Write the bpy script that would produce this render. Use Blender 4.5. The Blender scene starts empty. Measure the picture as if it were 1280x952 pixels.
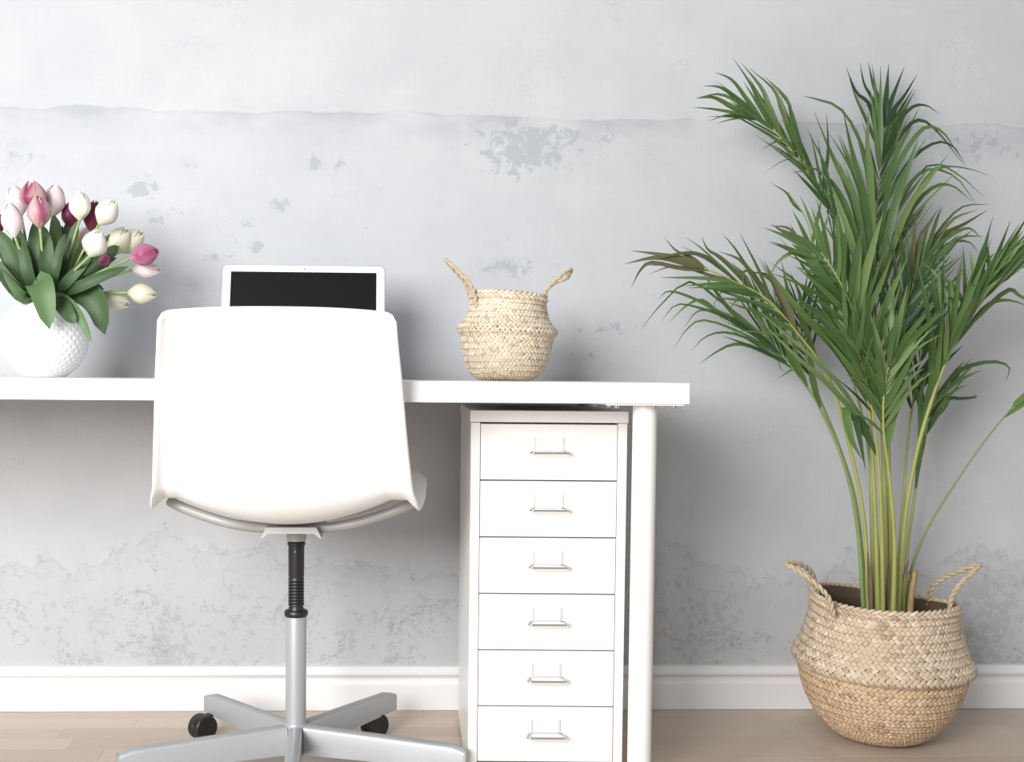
import bpy, bmesh, math, random
from mathutils import Vector, Matrix, Quaternion, noise as mnoise
random.seed(7)
PI = math.pi
scene = bpy.context.scene
COL = scene.collection

# ------------------------------------------------------------------ camera
F_PX, PX0, PY0 = 1400.0, 517.0, 530.0          # focal length and principal point (1280x952 frame)
CAM = Vector((0.0, -2.474, 0.744))
PSI, PITCH, ROLL = 0.037, 0.0434, 0.0080
fw = Vector((math.sin(PSI)*math.cos(PITCH), math.cos(PSI)*math.cos(PITCH), -math.sin(PITCH)))
r0 = Vector((math.cos(PSI), -math.sin(PSI), 0))
u0 = r0.cross(fw)
RT = (r0*math.cos(ROLL) + u0*math.sin(ROLL)).normalized()
UP = (u0*math.cos(ROLL) - r0*math.sin(ROLL)).normalized()
cd = bpy.data.cameras.new('camera')
cam = bpy.data.objects.new('camera', cd); COL.objects.link(cam)
cam.matrix_world = Matrix(((RT.x, UP.x, -fw.x, CAM.x), (RT.y, UP.y, -fw.y, CAM.y), (RT.z, UP.z, -fw.z, CAM.z), (0, 0, 0, 1)))
cd.sensor_fit = 'HORIZONTAL'; cd.sensor_width = 36.0
cd.lens = F_PX/1280.0*36.0
cd.shift_x = (640-PX0)/1280.0
cd.shift_y = (PY0-476)/1280.0
cd.clip_start = 0.05; cd.clip_end = 100
scene.camera = cam

# ------------------------------------------------------------------ world, lights, exposure
w = bpy.data.worlds.new('world'); scene.world = w; w.use_nodes = True
bg = w.node_tree.nodes['Background']
bg.inputs['Color'].default_value = (0.94, 0.97, 1.0, 1); bg.inputs['Strength'].default_value = 0.50
def area(name, loc, target, sx, sy, power, color):
    l = bpy.data.lights.new(name, 'AREA'); l.shape = 'RECTANGLE'; l.size = sx; l.size_y = sy
    l.energy = power; l.color = color
    o = bpy.data.objects.new(name, l); COL.objects.link(o); o.location = loc
    o.rotation_euler = (Vector(target)-Vector(loc)).to_track_quat('-Z', 'Y').to_euler()
    return o
area('window_light', (-1.3, -3.05, 1.42), (0.05, -0.1, 0.85), 1.5, 1.2, 134, (1.0, 0.995, 0.985))
scene.view_settings.view_transform = 'Standard'
scene.view_settings.look = 'None'
scene.view_settings.gamma = 1.0
scene.view_settings.use_curve_mapping = False
scene.view_settings.exposure = 0.02

# ------------------------------------------------------------------ helpers
def at(px, py, Y):
    """world point seen at a photograph pixel, on the plane y = Y"""
    d = fw + RT*((px-PX0)/F_PX) + UP*((PY0-py)/F_PX)
    return CAM + d*((Y-CAM.y)/d.y)
def atz(px, py, Z):
    d = fw + RT*((px-PX0)/F_PX) + UP*((PY0-py)/F_PX)
    return CAM + d*((Z-CAM.z)/d.z)

WORLD = {}                                             # world offset of every object used as a parent
def link(o, parent=None):
    COL.objects.link(o)
    if parent is not None: o.parent = parent
    return o
def tag(o, label=None, cat=None, group=None, kind=None):
    if label: o['label'] = label
    if cat: o['category'] = cat
    if group: o['group'] = group
    if kind: o['kind'] = kind
    return o
def thing(name, label, cat, loc=(0, 0, 0), rz=0.0, group=None):
    o = bpy.data.objects.new(name, None); o.empty_display_size = 0.05
    o.location = loc; o.rotation_euler = (0, 0, rz); link(o)
    WORLD[o] = Vector(loc)
    return tag(o, label, cat, group)
def finish(me, mat, smooth):
    if mat is not None: me.materials.append(mat)
    if smooth:
        me.polygons.foreach_set('use_smooth', [True]*len(me.polygons))
        if smooth != True: me.set_sharp_from_angle(angle=math.radians(smooth))
    me.update()
def mesh(name, V, Fc, mat, smooth=False):
    me = bpy.data.meshes.new(name)
    me.from_pydata([tuple(v) for v in V], [], Fc); finish(me, mat, smooth)
    return me
def put(name, me, parent=None, loc=(0, 0, 0), rot=None, mtx=None):
    o = bpy.data.objects.new(name, me); link(o, parent)
    if mtx is not None: o.matrix_local = mtx
    else:
        o.location = loc
        if rot: o.rotation_euler = rot
    return o
def wput(name, V, Fc, mat, parent=None, smooth=False):
    """geometry given in world coordinates; parent must be an unrotated thing or a part at its origin"""
    off = Vector((0, 0, 0)); p = parent
    while p is not None:
        off += Vector(p.location); p = p.parent
    return put(name, mesh(name, [Vector(v)-off for v in V], Fc, mat, smooth), parent)

class MB:
    def __init__(s): s.V = []; s.F = []
    def add(s, V, Fc):
        n = len(s.V); s.V += [Vector(v) for v in V]; s.F += [tuple(i+n for i in f) for f in Fc]; return s
    def box(s, x0, x1, y0, y1, z0, z1, b=0.0):
        if b <= 0:
            V = [(x, y, z) for z in (z0, z1) for y in (y0, y1) for x in (x0, x1)]
            return s.add(V, [(0, 2, 3, 1), (4, 5, 7, 6), (0, 1, 5, 4), (1, 3, 7, 5), (3, 2, 6, 7), (2, 0, 4, 6)])
        bm = bmesh.new(); bmesh.ops.create_cube(bm, size=1)
        for v in bm.verts:
            v.co = Vector(((x0+x1)/2+v.co.x*(x1-x0), (y0+y1)/2+v.co.y*(y1-y0), (z0+z1)/2+v.co.z*(z1-z0)))
        bmesh.ops.bevel(bm, geom=bm.edges[:], offset=b, segments=2, profile=0.7, affect='EDGES')
        bm.verts.index_update()
        s.add([v.co.copy() for v in bm.verts], [[v.index for v in f.verts] for f in bm.faces]); bm.free(); return s
    def tube(s, pts, rad, n=8, cap=True):
        pts = [Vector(p) for p in pts]; m = len(pts)
        rr = rad if isinstance(rad, (list, tuple)) else [rad]*m
        V = []; ref = None
        for i, p in enumerate(pts):
            t = (pts[min(i+1, m-1)]-pts[max(i-1, 0)]).normalized()
            if ref is None: ref = t.orthogonal().normalized()
            ref = (ref - t*ref.dot(t)).normalized(); b = t.cross(ref)
            for k in range(n):
                a = 2*PI*k/n; V.append(p+(ref*math.cos(a)+b*math.sin(a))*rr[i])
        Fc = [(i*n+k, i*n+(k+1) % n, (i+1)*n+(k+1) % n, (i+1)*n+k) for i in range(m-1) for k in range(n)]
        if cap: Fc += [tuple(range(n-1, -1, -1)), tuple((m-1)*n+k for k in range(n))]
        return s.add(V, Fc)
    def lathe(s, prof, n=32, c=(0, 0, 0), cap=False):
        V = [(c[0]+r*math.cos(2*PI*k/n), c[1]+r*math.sin(2*PI*k/n), c[2]+z) for r, z in prof for k in range(n)]
        m = len(prof)
        Fc = [(i*n+k, i*n+(k+1) % n, (i+1)*n+(k+1) % n, (i+1)*n+k) for i in range(m-1) for k in range(n)]
        if cap: Fc += [tuple(range(n-1, -1, -1)), tuple((m-1)*n+k for k in range(n))]
        return s.add(V, Fc)
    def grid(s, rows):
        m, n = len(rows), len(rows[0])
        return s.add([p for r in rows for p in r], [(i*n+k, i*n+k+1, (i+1)*n+k+1, (i+1)*n+k) for i in range(m-1) for k in range(n-1)])
    def prism(s, poly, axis_fn, a0, a1):
        n = len(poly)
        return s.add([axis_fn(a0, *p) for p in poly]+[axis_fn(a1, *p) for p in poly],
                     [(k, (k+1) % n, n+(k+1) % n, n+k) for k in range(n)]+[tuple(range(n-1, -1, -1)), tuple(range(n, 2*n))])
    def me(s, name, mat, smooth=False):
        m = mesh(name, s.V, s.F, mat, smooth)
        bm = bmesh.new(); bm.from_mesh(m); bmesh.ops.recalc_face_normals(bm, faces=bm.faces[:]); bm.to_mesh(m); bm.free()
        if smooth and smooth != True: m.set_sharp_from_angle(angle=math.radians(smooth))
        return m
    def world(s, name, mat, parent=None, smooth=False):
        off = Vector((0, 0, 0)); p = parent
        while p is not None:
            off += Vector(p.location); p = p.parent
        s.V = [v-off for v in s.V]
        return put(name, s.me(name, mat, smooth), parent)
    def local(s, name, mat, parent=None, smooth=False, **k):
        return put(name, s.me(name, mat, smooth), parent, **k)

def spline(pts, n):
    """Catmull-Rom through pts, n samples, evenly by parameter"""
    P = [Vector(p) for p in pts]
    if len(P) == 2: return [P[0].lerp(P[1], i/(n-1)) for i in range(n)]
    Q = [P[0]*2-P[1]]+P+[P[-1]*2-P[-2]]; m = len(P)-1; out = []
    for i in range(n):
        x = i/(n-1)*m; k = min(int(x), m-1); t = x-k
        a, b, c, d = Q[k], Q[k+1], Q[k+2], Q[k+3]
        out.append(0.5*((2*b)+(c-a)*t+(2*a-5*b+4*c-d)*t*t+(3*b-a-3*c+d)*t**3))
    return out
def smooth01(x): x = max(0.0, min(1.0, x)); return x*x*(3-2*x)

# ------------------------------------------------------------------ materials
class NT:
    """small node-expression helper"""
    def __init__(s, m): s.t = m.node_tree; s.L = s.t.links
    def n(s, kind, **k):
        x = s.t.nodes.new(kind)
        for a, b in k.items(): setattr(x, a, b)
        return x
    def set(s, sock, v):
        if hasattr(v, 'links') or isinstance(v, bpy.types.NodeSocket): s.L.new(v, sock)
        else: sock.default_value = v
    def m(s, op, a, b=0.0, c=0.0, clamp=False):
        x = s.n('ShaderNodeMath', operation=op, use_clamp=clamp)
        s.set(x.inputs[0], a); s.set(x.inputs[1], b); s.set(x.inputs[2], c); return x.outputs[0]
    def noise(s, vec, scale, detail=4, rough=0.55, dist=0.0):
        x = s.n('ShaderNodeTexNoise'); s.L.new(vec, x.inputs['Vector'])
        x.inputs['Scale'].default_value = scale; x.inputs['Detail'].default_value = detail
        x.inputs['Roughness'].default_value = rough; x.inputs['Distortion'].default_value = dist
        return x.outputs['Fac']
    def mapr(s, v, a, b, c=0.0, d=1.0, smooth=False):
        x = s.n('ShaderNodeMapRange'); x.interpolation_type = 'SMOOTHSTEP' if smooth else 'LINEAR'
        s.set(x.inputs[0], v); s.set(x.inputs[1], a); s.set(x.inputs[2], b); s.set(x.inputs[3], c); s.set(x.inputs[4], d)
        return x.outputs[0]
    def mix(s, f, a, b):
        x = s.n('ShaderNodeMix', data_type='RGBA')
        s.set(x.inputs[0], f); s.set(x.inputs[6], a if not isinstance(a, tuple) else (*a, 1)[:4]); s.set(x.inputs[7], b if not isinstance(b, tuple) else (*b, 1)[:4])
        return x.outputs[2]
    def scalev(s, vec, x, y, z):
        v = s.n('ShaderNodeVectorMath', operation='MULTIPLY'); s.L.new(vec, v.inputs[0]); v.inputs[1].default_value = (x, y, z); return v.outputs[0]
    def ramp(s, f, stops):
        r = s.n('ShaderNodeValToRGB'); s.set(r.inputs[0], f); e = r.color_ramp.elements
        while len(e) < len(stops): e.new(0.5)
        for k, (p, c) in enumerate(stops): e[k].position = p; e[k].color = (*c, 1)
        return r.outputs[0]
def base(name):
    m = bpy.data.materials.new(name); m.use_nodes = True
    return m, NT(m), m.node_tree.nodes['Principled BSDF']
def simple(name, col, rough=0.5, metal=0.0, var=0.04, scale=30.0, bump=0.0, bscale=200.0, coat=0.0, spec=0.5):
    m, t, b = base(name)
    pos = t.n('ShaderNodeTexCoord').outputs['Object']
    f = t.noise(pos, scale, 3)
    dark = tuple(c*(1-var) for c in col); lite = tuple(min(1, c*(1+var)) for c in col)
    t.L.new(t.mix(f, dark, lite), b.inputs['Base Color'])
    b.inputs['Roughness'].default_value = rough; b.inputs['Metallic'].default_value = metal
    b.inputs['Coat Weight'].default_value = coat; b.inputs['Specular IOR Level'].default_value = spec
    if bump:
        bn = t.n('ShaderNodeBump'); bn.inputs['Strength'].default_value = bump; bn.inputs['Distance'].default_value = 0.002
        t.L.new(t.noise(pos, bscale, 2), bn.inputs['Height']); t.L.new(bn.outputs[0], b.inputs['Normal'])
    return m
M = {}
M['white_lacquer'] = simple('white_lacquer', (0.86, 0.855, 0.85), 0.35, var=0.01)
M['white_metal'] = simple('white_metal', (0.80, 0.785, 0.765), 0.32, var=0.01)
M['white_trim'] = simple('white_trim', (0.80, 0.80, 0.80), 0.4, var=0.015, scale=8)
M['white_plastic'] = simple('white_plastic', (0.79, 0.785, 0.78), 0.38, var=0.01)
M['ceramic'] = simple('white_ceramic', (0.82, 0.82, 0.82), 0.25, var=0.01, coat=0.3)
M['grey_metal'] = simple('grey_painted_metal', (0.43, 0.445, 0.46), 0.38, 0.35, var=0.03, bump=0.03, bscale=600)
M['tube_metal'] = simple('bent_tube_metal', (0.40, 0.40, 0.39), 0.5, 0.25, var=0.03)
M['chrome'] = simple('chrome', (0.62, 0.62, 0.63), 0.15, 1.0, var=0.02)
M['holder'] = simple('holder_shade_grey', (0.60, 0.60, 0.60), 0.4)  # grey puts the shadow line along the holder edges into its colour
M['black'] = simple('black_plastic', (0.012, 0.012, 0.013), 0.4, var=0.1)
M['dark_gap'] = simple('dark_inside', (0.05, 0.048, 0.045), 0.8)
M['alu'] = simple('silver_aluminium', (0.80, 0.81, 0.82), 0.35, 0.15, var=0.01)
M['alu_edge'] = simple('aluminium_edge', (0.42, 0.43, 0.45), 0.3, 0.8, var=0.02)
M['screen'] = simple('dark_screen', (0.006, 0.006, 0.007), 0.35, var=0.05, spec=0.15)
M['soil'] = simple('potting_soil', (0.030, 0.020, 0.014), 0.95, var=0.5, scale=90, bump=0.8, bscale=120)
M['stem_g'] = simple('tulip_stem', (0.27, 0.36, 0.12), 0.5, var=0.15)
M['cane'] = None

def wood():
    m, t, b = base('pale_oak_planks')
    pos = t.n('ShaderNodeTexCoord').outputs['Object']
    rnd = t.m('FRACT', t.m('ADD', t.n('ShaderNodeObjectInfo').outputs['Random'], t.n('ShaderNodeNewGeometry').outputs['Random Per Island']))
    sv = t.n('ShaderNodeVectorMath', operation='ADD'); t.L.new(pos, sv.inputs[0])
    cb = t.n('ShaderNodeCombineXYZ'); t.L.new(t.m('MULTIPLY', rnd, 37.0), cb.inputs[0]); t.L.new(t.m('MULTIPLY', rnd, 11.0), cb.inputs[1]); t.L.new(cb.outputs[0], sv.inputs[1])
    g = t.noise(t.scalev(sv.outputs[0], 3.0, 70.0, 20.0), 1.0, 5, 0.6, 0.6)
    g2 = t.noise(t.scalev(sv.outputs[0], 1.2, 9.0, 4.0), 2.0, 3)
    c = t.ramp(rnd, [(0.0, (0.45, 0.36, 0.285)), (0.35, (0.53, 0.435, 0.355)), (0.7, (0.58, 0.49, 0.41)), (1.0, (0.48, 0.38, 0.30))])
    c = t.mix(t.mapr(g, 0.45, 0.75, 0.0, 0.35), c, (0.36, 0.25, 0.17))
    c = t.mix(t.mapr(g2, 0.4, 0.7, 0.0, 0.35), c, (0.62, 0.52, 0.42))
    t.L.new(c, b.inputs['Base Color']); b.inputs['Roughness'].default_value = 0.42
    bn = t.n('ShaderNodeBump'); bn.inputs['Strength'].default_value = 0.06; bn.inputs['Distance'].default_value = 0.001
    t.L.new(g, bn.inputs['Height']); t.L.new(bn.outputs[0], b.inputs['Normal'])
    return m
M['wood'] = wood()
M['wood_gap'] = simple('plank_joint', (0.16, 0.115, 0.08), 0.8)

def straw(name, c0, c1, c2):
    m, t, b = base(name)
    pos = t.n('ShaderNodeTexCoord').outputs['Object']
    rnd = t.n('ShaderNodeNewGeometry').outputs['Random Per Island']
    c = t.ramp(rnd, [(0.0, c0), (0.25, c1), (0.75, c1), (1.0, c2)])
    f = t.noise(pos, 9.0, 3)
    c = t.mix(t.mapr(f, 0.35, 0.7, 0.0, 0.35), c, c0)
    t.L.new(c, b.inputs['Base Color']); b.inputs['Roughness'].default_value = 0.6
    bn = t.n('ShaderNodeBump'); bn.inputs['Strength'].default_value = 0.25; bn.inputs['Distance'].default_value = 0.0008
    t.L.new(t.noise(pos, 700.0, 2), bn.inputs['Height']); t.L.new(bn.outputs[0], b.inputs['Normal'])
    return m
M['straw'] = straw('seagrass_straw', (0.38, 0.28, 0.19), (0.60, 0.475, 0.35), (0.74, 0.63, 0.50))
M['straw_low'] = straw('seagrass_straw_lower', (0.40, 0.27, 0.165), (0.60, 0.435, 0.28), (0.71, 0.56, 0.40))
M['straw_small'] = straw('seagrass_straw_pale', (0.46, 0.35, 0.24), (0.68, 0.56, 0.42), (0.80, 0.71, 0.58))
M['straw_dark'] = simple('straw_gap_shade', (0.085, 0.056, 0.034), 0.8, var=0.2)  # straw darkened so the colour carries the shade in gaps and inside
M['rope'] = simple('twisted_rope', (0.52, 0.41, 0.27), 0.7, var=0.25, scale=120)

def leafmat(name, c0, c1, c2=None, rough=0.48, trans=0.15, uscale=45, tipc=None):
    m, t, b = base(name)
    pos = t.n('ShaderNodeTexCoord').outputs['Object']
    rnd = t.n('ShaderNodeObjectInfo').outputs['Random']
    rnd = t.m('FRACT', t.m('ADD', rnd, t.n('ShaderNodeNewGeometry').outputs['Random Per Island']))
    c = t.mix(rnd, c0, c1)
    if c2: c = t.mix(t.mapr(t.noise(pos, uscale, 3, 0.6), 0.5, 0.75, 0, 0.8), c, c2)
    t.L.new(c, b.inputs['Base Color']); b.inputs['Roughness'].default_value = rough
    if trans:
        tr = t.n('ShaderNodeBsdfTranslucent'); t.L.new(c, tr.inputs[0])
        mx = t.n('ShaderNodeMixShader'); mx.inputs[0].default_value = trans
        t.L.new(b.outputs[0], mx.inputs[1]); t.L.new(tr.outputs[0], mx.inputs[2])
        t.L.new(mx.outputs[0], m.node_tree.nodes['Material Output'].inputs[0])
    return m
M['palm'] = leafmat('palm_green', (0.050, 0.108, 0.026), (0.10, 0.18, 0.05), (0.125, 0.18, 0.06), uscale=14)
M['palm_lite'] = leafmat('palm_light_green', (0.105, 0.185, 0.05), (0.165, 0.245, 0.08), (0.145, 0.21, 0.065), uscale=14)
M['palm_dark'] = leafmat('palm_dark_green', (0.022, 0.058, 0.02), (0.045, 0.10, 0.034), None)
M['palm_brown'] = leafmat('palm_drying_leaf', (0.07, 0.075, 0.035), (0.14, 0.125, 0.06), (0.09, 0.11, 0.035), uscale=12)
M['rachis'] = simple('palm_stalk', (0.32, 0.34, 0.10), 0.45, var=0.3, scale=12)
M['rachis_g'] = simple('palm_green_stalk', (0.20, 0.27, 0.09), 0.45, var=0.25, scale=12)
M['stub'] = simple('cut_stub', (0.33, 0.24, 0.10), 0.6, var=0.45, scale=45)
M['sheath'] = simple('dry_sheath', (0.20, 0.14, 0.10), 0.7, var=0.4, scale=40)
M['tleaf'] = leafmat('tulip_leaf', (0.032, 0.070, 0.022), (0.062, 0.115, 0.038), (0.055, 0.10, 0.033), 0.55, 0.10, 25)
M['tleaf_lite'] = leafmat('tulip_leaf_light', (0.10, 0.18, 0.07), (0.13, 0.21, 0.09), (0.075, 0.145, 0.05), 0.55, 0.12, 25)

def petal(name, c_mid, c_edge, c_base):
    m, t, b = base(name)
    uv = t.n('ShaderNodeUVMap').outputs[0]
    sp = t.n('ShaderNodeSeparateXYZ'); t.L.new(uv, sp.inputs[0])
    e = t.m('ABSOLUTE', t.m('SUBTRACT', t.m('MULTIPLY', sp.outputs[0], 2.0), 1.0))
    st = t.noise(t.scalev(uv, 26.0, 2.0, 1.0), 1.0, 3)
    e = t.m('ADD', e, t.mapr(st, 0.3, 0.7, -0.3, 0.3))
    c = t.mix(t.mapr(e, 0.15, 0.85), c_mid, c_edge)
    c = t.mix(t.mapr(sp.outputs[1], 0.0, 0.3, 0.7, 0.0), c, c_base)
    t.L.new(c, b.inputs['Base Color']); b.inputs['Roughness'].default_value = 0.45
    tr = t.n('ShaderNodeBsdfTranslucent'); t.L.new(c, tr.inputs[0])
    mx = t.n('ShaderNodeMixShader'); mx.inputs[0].default_value = 0.2
    t.L.new(b.outputs[0], mx.inputs[1]); t.L.new(tr.outputs[0], mx.inputs[2])
    t.L.new(mx.outputs[0], m.node_tree.nodes['Material Output'].inputs[0])
    return m
M['p_white'] = petal('petal_white', (0.83, 0.82, 0.72), (0.86, 0.85, 0.79), (0.72, 0.76, 0.48))
M['p_cream'] = petal('petal_cream', (0.70, 0.69, 0.50), (0.76, 0.75, 0.60), (0.60, 0.63, 0.40))
M['p_blush'] = petal('petal_blush', (0.82, 0.67, 0.69), (0.86, 0.76, 0.77), (0.80, 0.74, 0.68))
M['p_pink'] = petal('petal_pink', (0.64, 0.46, 0.42), (0.36, 0.075, 0.17), (0.55, 0.36, 0.33))
M['p_rose'] = petal('petal_rose', (0.50, 0.17, 0.29), (0.36, 0.07, 0.17), (0.64, 0.40, 0.45))
M['p_flame'] = petal('petal_flame', (0.66, 0.42, 0.40), (0.27, 0.03, 0.11), (0.55, 0.25, 0.30))
M['p_dark'] = petal('petal_dark', (0.20, 0.022, 0.075), (0.14, 0.012, 0.05), (0.22, 0.05, 0.09))

# plastered wall print: pale concrete with flaking patches, a seam band and a damp, cracked foot
def wallmat():
    m, t, b = base('worn_concrete_wall')
    pos = t.n('ShaderNodeNewGeometry').outputs['Position']
    sp = t.n('ShaderNodeSeparateXYZ'); t.L.new(pos, sp.inputs[0]); X, Z = sp.outputs[0], sp.outputs[2]
    n_big = t.noise(pos, 1.6, 4, 0.55); n_mid = t.noise(pos, 6.0, 5, 0.6); n_fine = t.noise(pos, 45.0, 5, 0.65)
    n_flake = t.noise(pos, 34.0, 8, 0.74, 0.3); n_flake2 = t.noise(pos, 62.0, 4, 0.6, 0.3)
    c = t.mix(t.mapr(n_big, 0.3, 0.7), (0.495, 0.505, 0.525), (0.555, 0.565, 0.58))
    c = t.mix(t.mapr(n_mid, 0.42, 0.72, 0.0, 0.42), c, (0.43, 0.442, 0.465))
    # woven linen-like grain of the wall covering
    gx = t.noise(t.scalev(pos, 9.0, 1.0, 420.0), 1.0, 2); gz = t.noise(t.scalev(pos, 420.0, 1.0, 9.0), 1.0, 2)
    gr = t.m('ADD', gx, gz)
    c = t.mix(t.mapr(gr, 0.75, 1.3, 0.0, 0.16), c, (0.38, 0.39, 0.41))
    def soft(px, py, rx, ry, p=1.0):
        q = at(px, py, 0.0); k = 566.0
        dx = t.m('DIVIDE', t.m('SUBTRACT', X, q.x), rx/k); dz = t.m('DIVIDE', t.m('SUBTRACT', Z, q.z), ry/k)
        d = t.m('SQRT', t.m('ADD', t.m('MULTIPLY', dx, dx), t.m('MULTIPLY', dz, dz)))
        return t.mapr(d, 1.25, 0.0, 0.0, p)
    def mx(a, b_): return t.m('MAXIMUM', a, b_)
    # seam across the wall with a smudged band beneath
    zs0, zs1 = at(0, 133, 0), at(1280, 160, 0)
    sl = (zs1.z-zs0.z)/(zs1.x-zs0.x)
    seam = t.m('SUBTRACT', t.m('SUBTRACT', Z, zs0.z), t.m('MULTIPLY', t.m('SUBTRACT', X, zs0.x), sl))
    seam = t.m('ADD', seam, t.mapr(t.noise(pos, 5.0, 6, 0.6), 0.3, 0.7, -0.012, 0.012))
    below = t.mapr(seam, 0.003, -0.001)
    band = t.m('MULTIPLY', below, t.mapr(seam, -0.085, -0.005))
    bandn = t.m('MULTIPLY', band, t.mapr(t.noise(t.scalev(pos, 5.5, 1, 12.0), 1.0, 5, 0.6), 0.38, 0.68))
    c = t.mix(t.m('MULTIPLY', bandn, 0.75), c, (0.36, 0.375, 0.40))
    line = t.m('MULTIPLY', t.mapr(t.m('ABSOLUTE', seam), 0.0045, 0.0008), t.mapr(n_mid, 0.38, 0.62))
    c = t.mix(t.m('MULTIPLY', line, 0.6), c, (0.36, 0.37, 0.39))
    # flaked-off patches
    patch = None
    for a in ((655, 185, 95, 48, 0.95), (690, 165, 140, 28, 0.6), (180, 235, 30, 20, 1.0), (350, 257, 17, 14, 0.95), (305, 277, 30, 10, 0.75), (237, 205, 14, 12, 0.72),
              (400, 205, 42, 26, 0.62), (640, 335, 75, 22, 0.72), (320, 305, 14, 14, 0.75), (268, 320, 26, 8, 0.78), (740, 445, 60, 40, 0.45), (1225, 180, 80, 36, 0.66), (35, 195, 40, 22, 0.6),
              (765, 410, 90, 14, 0.6), (205, 270, 60, 26, 0.55)):
        s_ = soft(*a); patch = s_ if patch is None else mx(patch, s_)
    fl = t.m('MULTIPLY', n_flake, 1.0)
    pm = t.mapr(t.m('ADD', fl, t.m('MULTIPLY', patch, 0.34)), 0.68, 0.73)
    c = t.mix(t.m('MULTIPLY', pm, 0.55), c, (0.30, 0.325, 0.36))
    halo = t.m('MULTIPLY', t.mapr(patch, 0.1, 0.8), t.mapr(n_mid, 0.35, 0.65))
    c = t.mix(t.m('MULTIPLY', halo, 0.22), c, (0.42, 0.435, 0.46))
    # damp foot of the wall: plaster edge with islands and cracks
    foot0 = at(0, 700, 0).z
    cx = t.n('ShaderNodeCombineXYZ'); t.L.new(X, cx.inputs[0])
    edge = t.m('ADD', t.mapr(t.noise(cx.outputs[0], 2.6, 4, 0.62), 0.3, 0.7, -0.12, 0.10), foot0)
    hump = t.m('MAXIMUM', soft(180, 700, 95, 60, 0.085), soft(290, 690, 60, 50, 0.06))
    edge = t.m('ADD', edge, hump)
    edge = t.m('ADD', edge, t.mapr(n_flake, 0.3, 0.7, -0.025, 0.025))
    fd = t.m('SUBTRACT', Z, edge)
    foot = t.mapr(fd, 0.004, -0.004)
    c = t.mix(t.m('MULTIPLY', foot, t.mapr(n_mid, 0.3, 0.7, 0.25, 0.6)), c, (0.45, 0.46, 0.475))
    eline = t.m('MULTIPLY', t.mapr(t.m('ABSOLUTE', fd), 0.0035, 0.0008), t.mapr(n_fine, 0.4, 0.6))
    c = t.mix(t.m('MULTIPLY', eline, 0.6), c, (0.24, 0.24, 0.25))
    zone = t.mapr(fd, 0.05, -0.12)
    flk = t.m('MULTIPLY', zone, t.mapr(t.m('ADD', n_flake2, t.m('MULTIPLY', t.m('SUBTRACT', n_mid, 0.5), 0.9)), 0.56, 0.60))
    c = t.mix(t.m('MULTIPLY', flk, 0.42), c, (0.33, 0.335, 0.35))
    iso = t.m('ABSOLUTE', t.m('SUBTRACT', t.noise(pos, 9.0, 6, 0.68, 0.3), 0.5))
    crack = t.m('MULTIPLY', t.m('MULTIPLY', t.mapr(iso, 0.010, 0.002), zone), t.mapr(t.noise(pos, 11.0, 2), 0.48, 0.56))
    c = t.mix(t.m('MULTIPLY', crack, 0.55), c, (0.20, 0.20, 0.21))
    # hair cracks high on the wall
    iso2 = t.m('ABSOLUTE', t.m('SUBTRACT', t.noise(pos, 3.4, 7, 0.62, 0.2), 0.5))
    hair = t.m('MULTIPLY', t.mapr(iso2, 0.004, 0.0008), t.mapr(t.noise(pos, 4.2, 2), 0.52, 0.6))
    c = t.mix(t.m('MULTIPLY', hair, 0.28), c, (0.30, 0.31, 0.32))
    t.L.new(c, b.inputs['Base Color']); b.inputs['Roughness'].default_value = 0.75; b.inputs['Specular IOR Level'].default_value = 0.25
    h = t.m('SUBTRACT', t.m('MULTIPLY', n_fine, 0.25), t.m('ADD', t.m('MULTIPLY', pm, 0.3), t.m('ADD', t.m('MULTIPLY', crack, 0.8), t.m('MULTIPLY', foot, 0.35))))
    bn = t.n('ShaderNodeBump'); bn.inputs['Strength'].default_value = 0.25; bn.inputs['Distance'].default_value = 0.003
    t.L.new(h, bn.inputs['Height']); t.L.new(bn.outputs[0], b.inputs['Normal'])
    return m
M['wall'] = wallmat()

# ------------------------------------------------------------------ setting: wall, floor, baseboard
XL, XR, YF = -2.6, 2.8, -4.2
o = MB().box(XL, XR, 0.0, 0.12, -0.05, 2.6).local('wall_back', M['wall']); tag(o, 'pale grey worn concrete wall behind the desk', kind='structure')
floor = MB().box(XL, XR, YF, 0.0, -0.08, -0.012).local('floor', M['wood_gap']); tag(floor, 'pale oak strip floor', kind='structure')
PW = 0.066; rows = int(-YF/PW); pieces = 0
rest = MB(); unit = MB().box(0, 1, 0, 1, 0, 1).me('plank', M['wood'])
rp = random.Random(3)
for r in range(rows):
    y1 = -r*PW; x = XL-rp.random()*0.4
    while x < XR:
        L = rp.uniform(0.34, 0.62); xa, xb = max(x, XL), min(x+L, XR); x += L
        if xb-xa < 0.02: continue
        dz = rp.uniform(0, 0.0003)
        a = (xa+0.0003, xb-0.0003, y1-PW+0.0003, y1-0.0003)
        if r < 12 and -1.4 < (xa+xb)/2 < 2.3:
            # each strip its own object; beveled box meshes shared through scale
            o = put('plank', unit, floor, (a[0], a[2], -0.0125)); o.scale = (a[1]-a[0], a[3]-a[2], 0.0125+dz)
        else:
            rest.box(a[0], a[1], a[2], a[3], -0.0125, dz)
o = rest.local('distant_planks', M['wood'], floor); o['kind'] = 'stuff'
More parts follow.
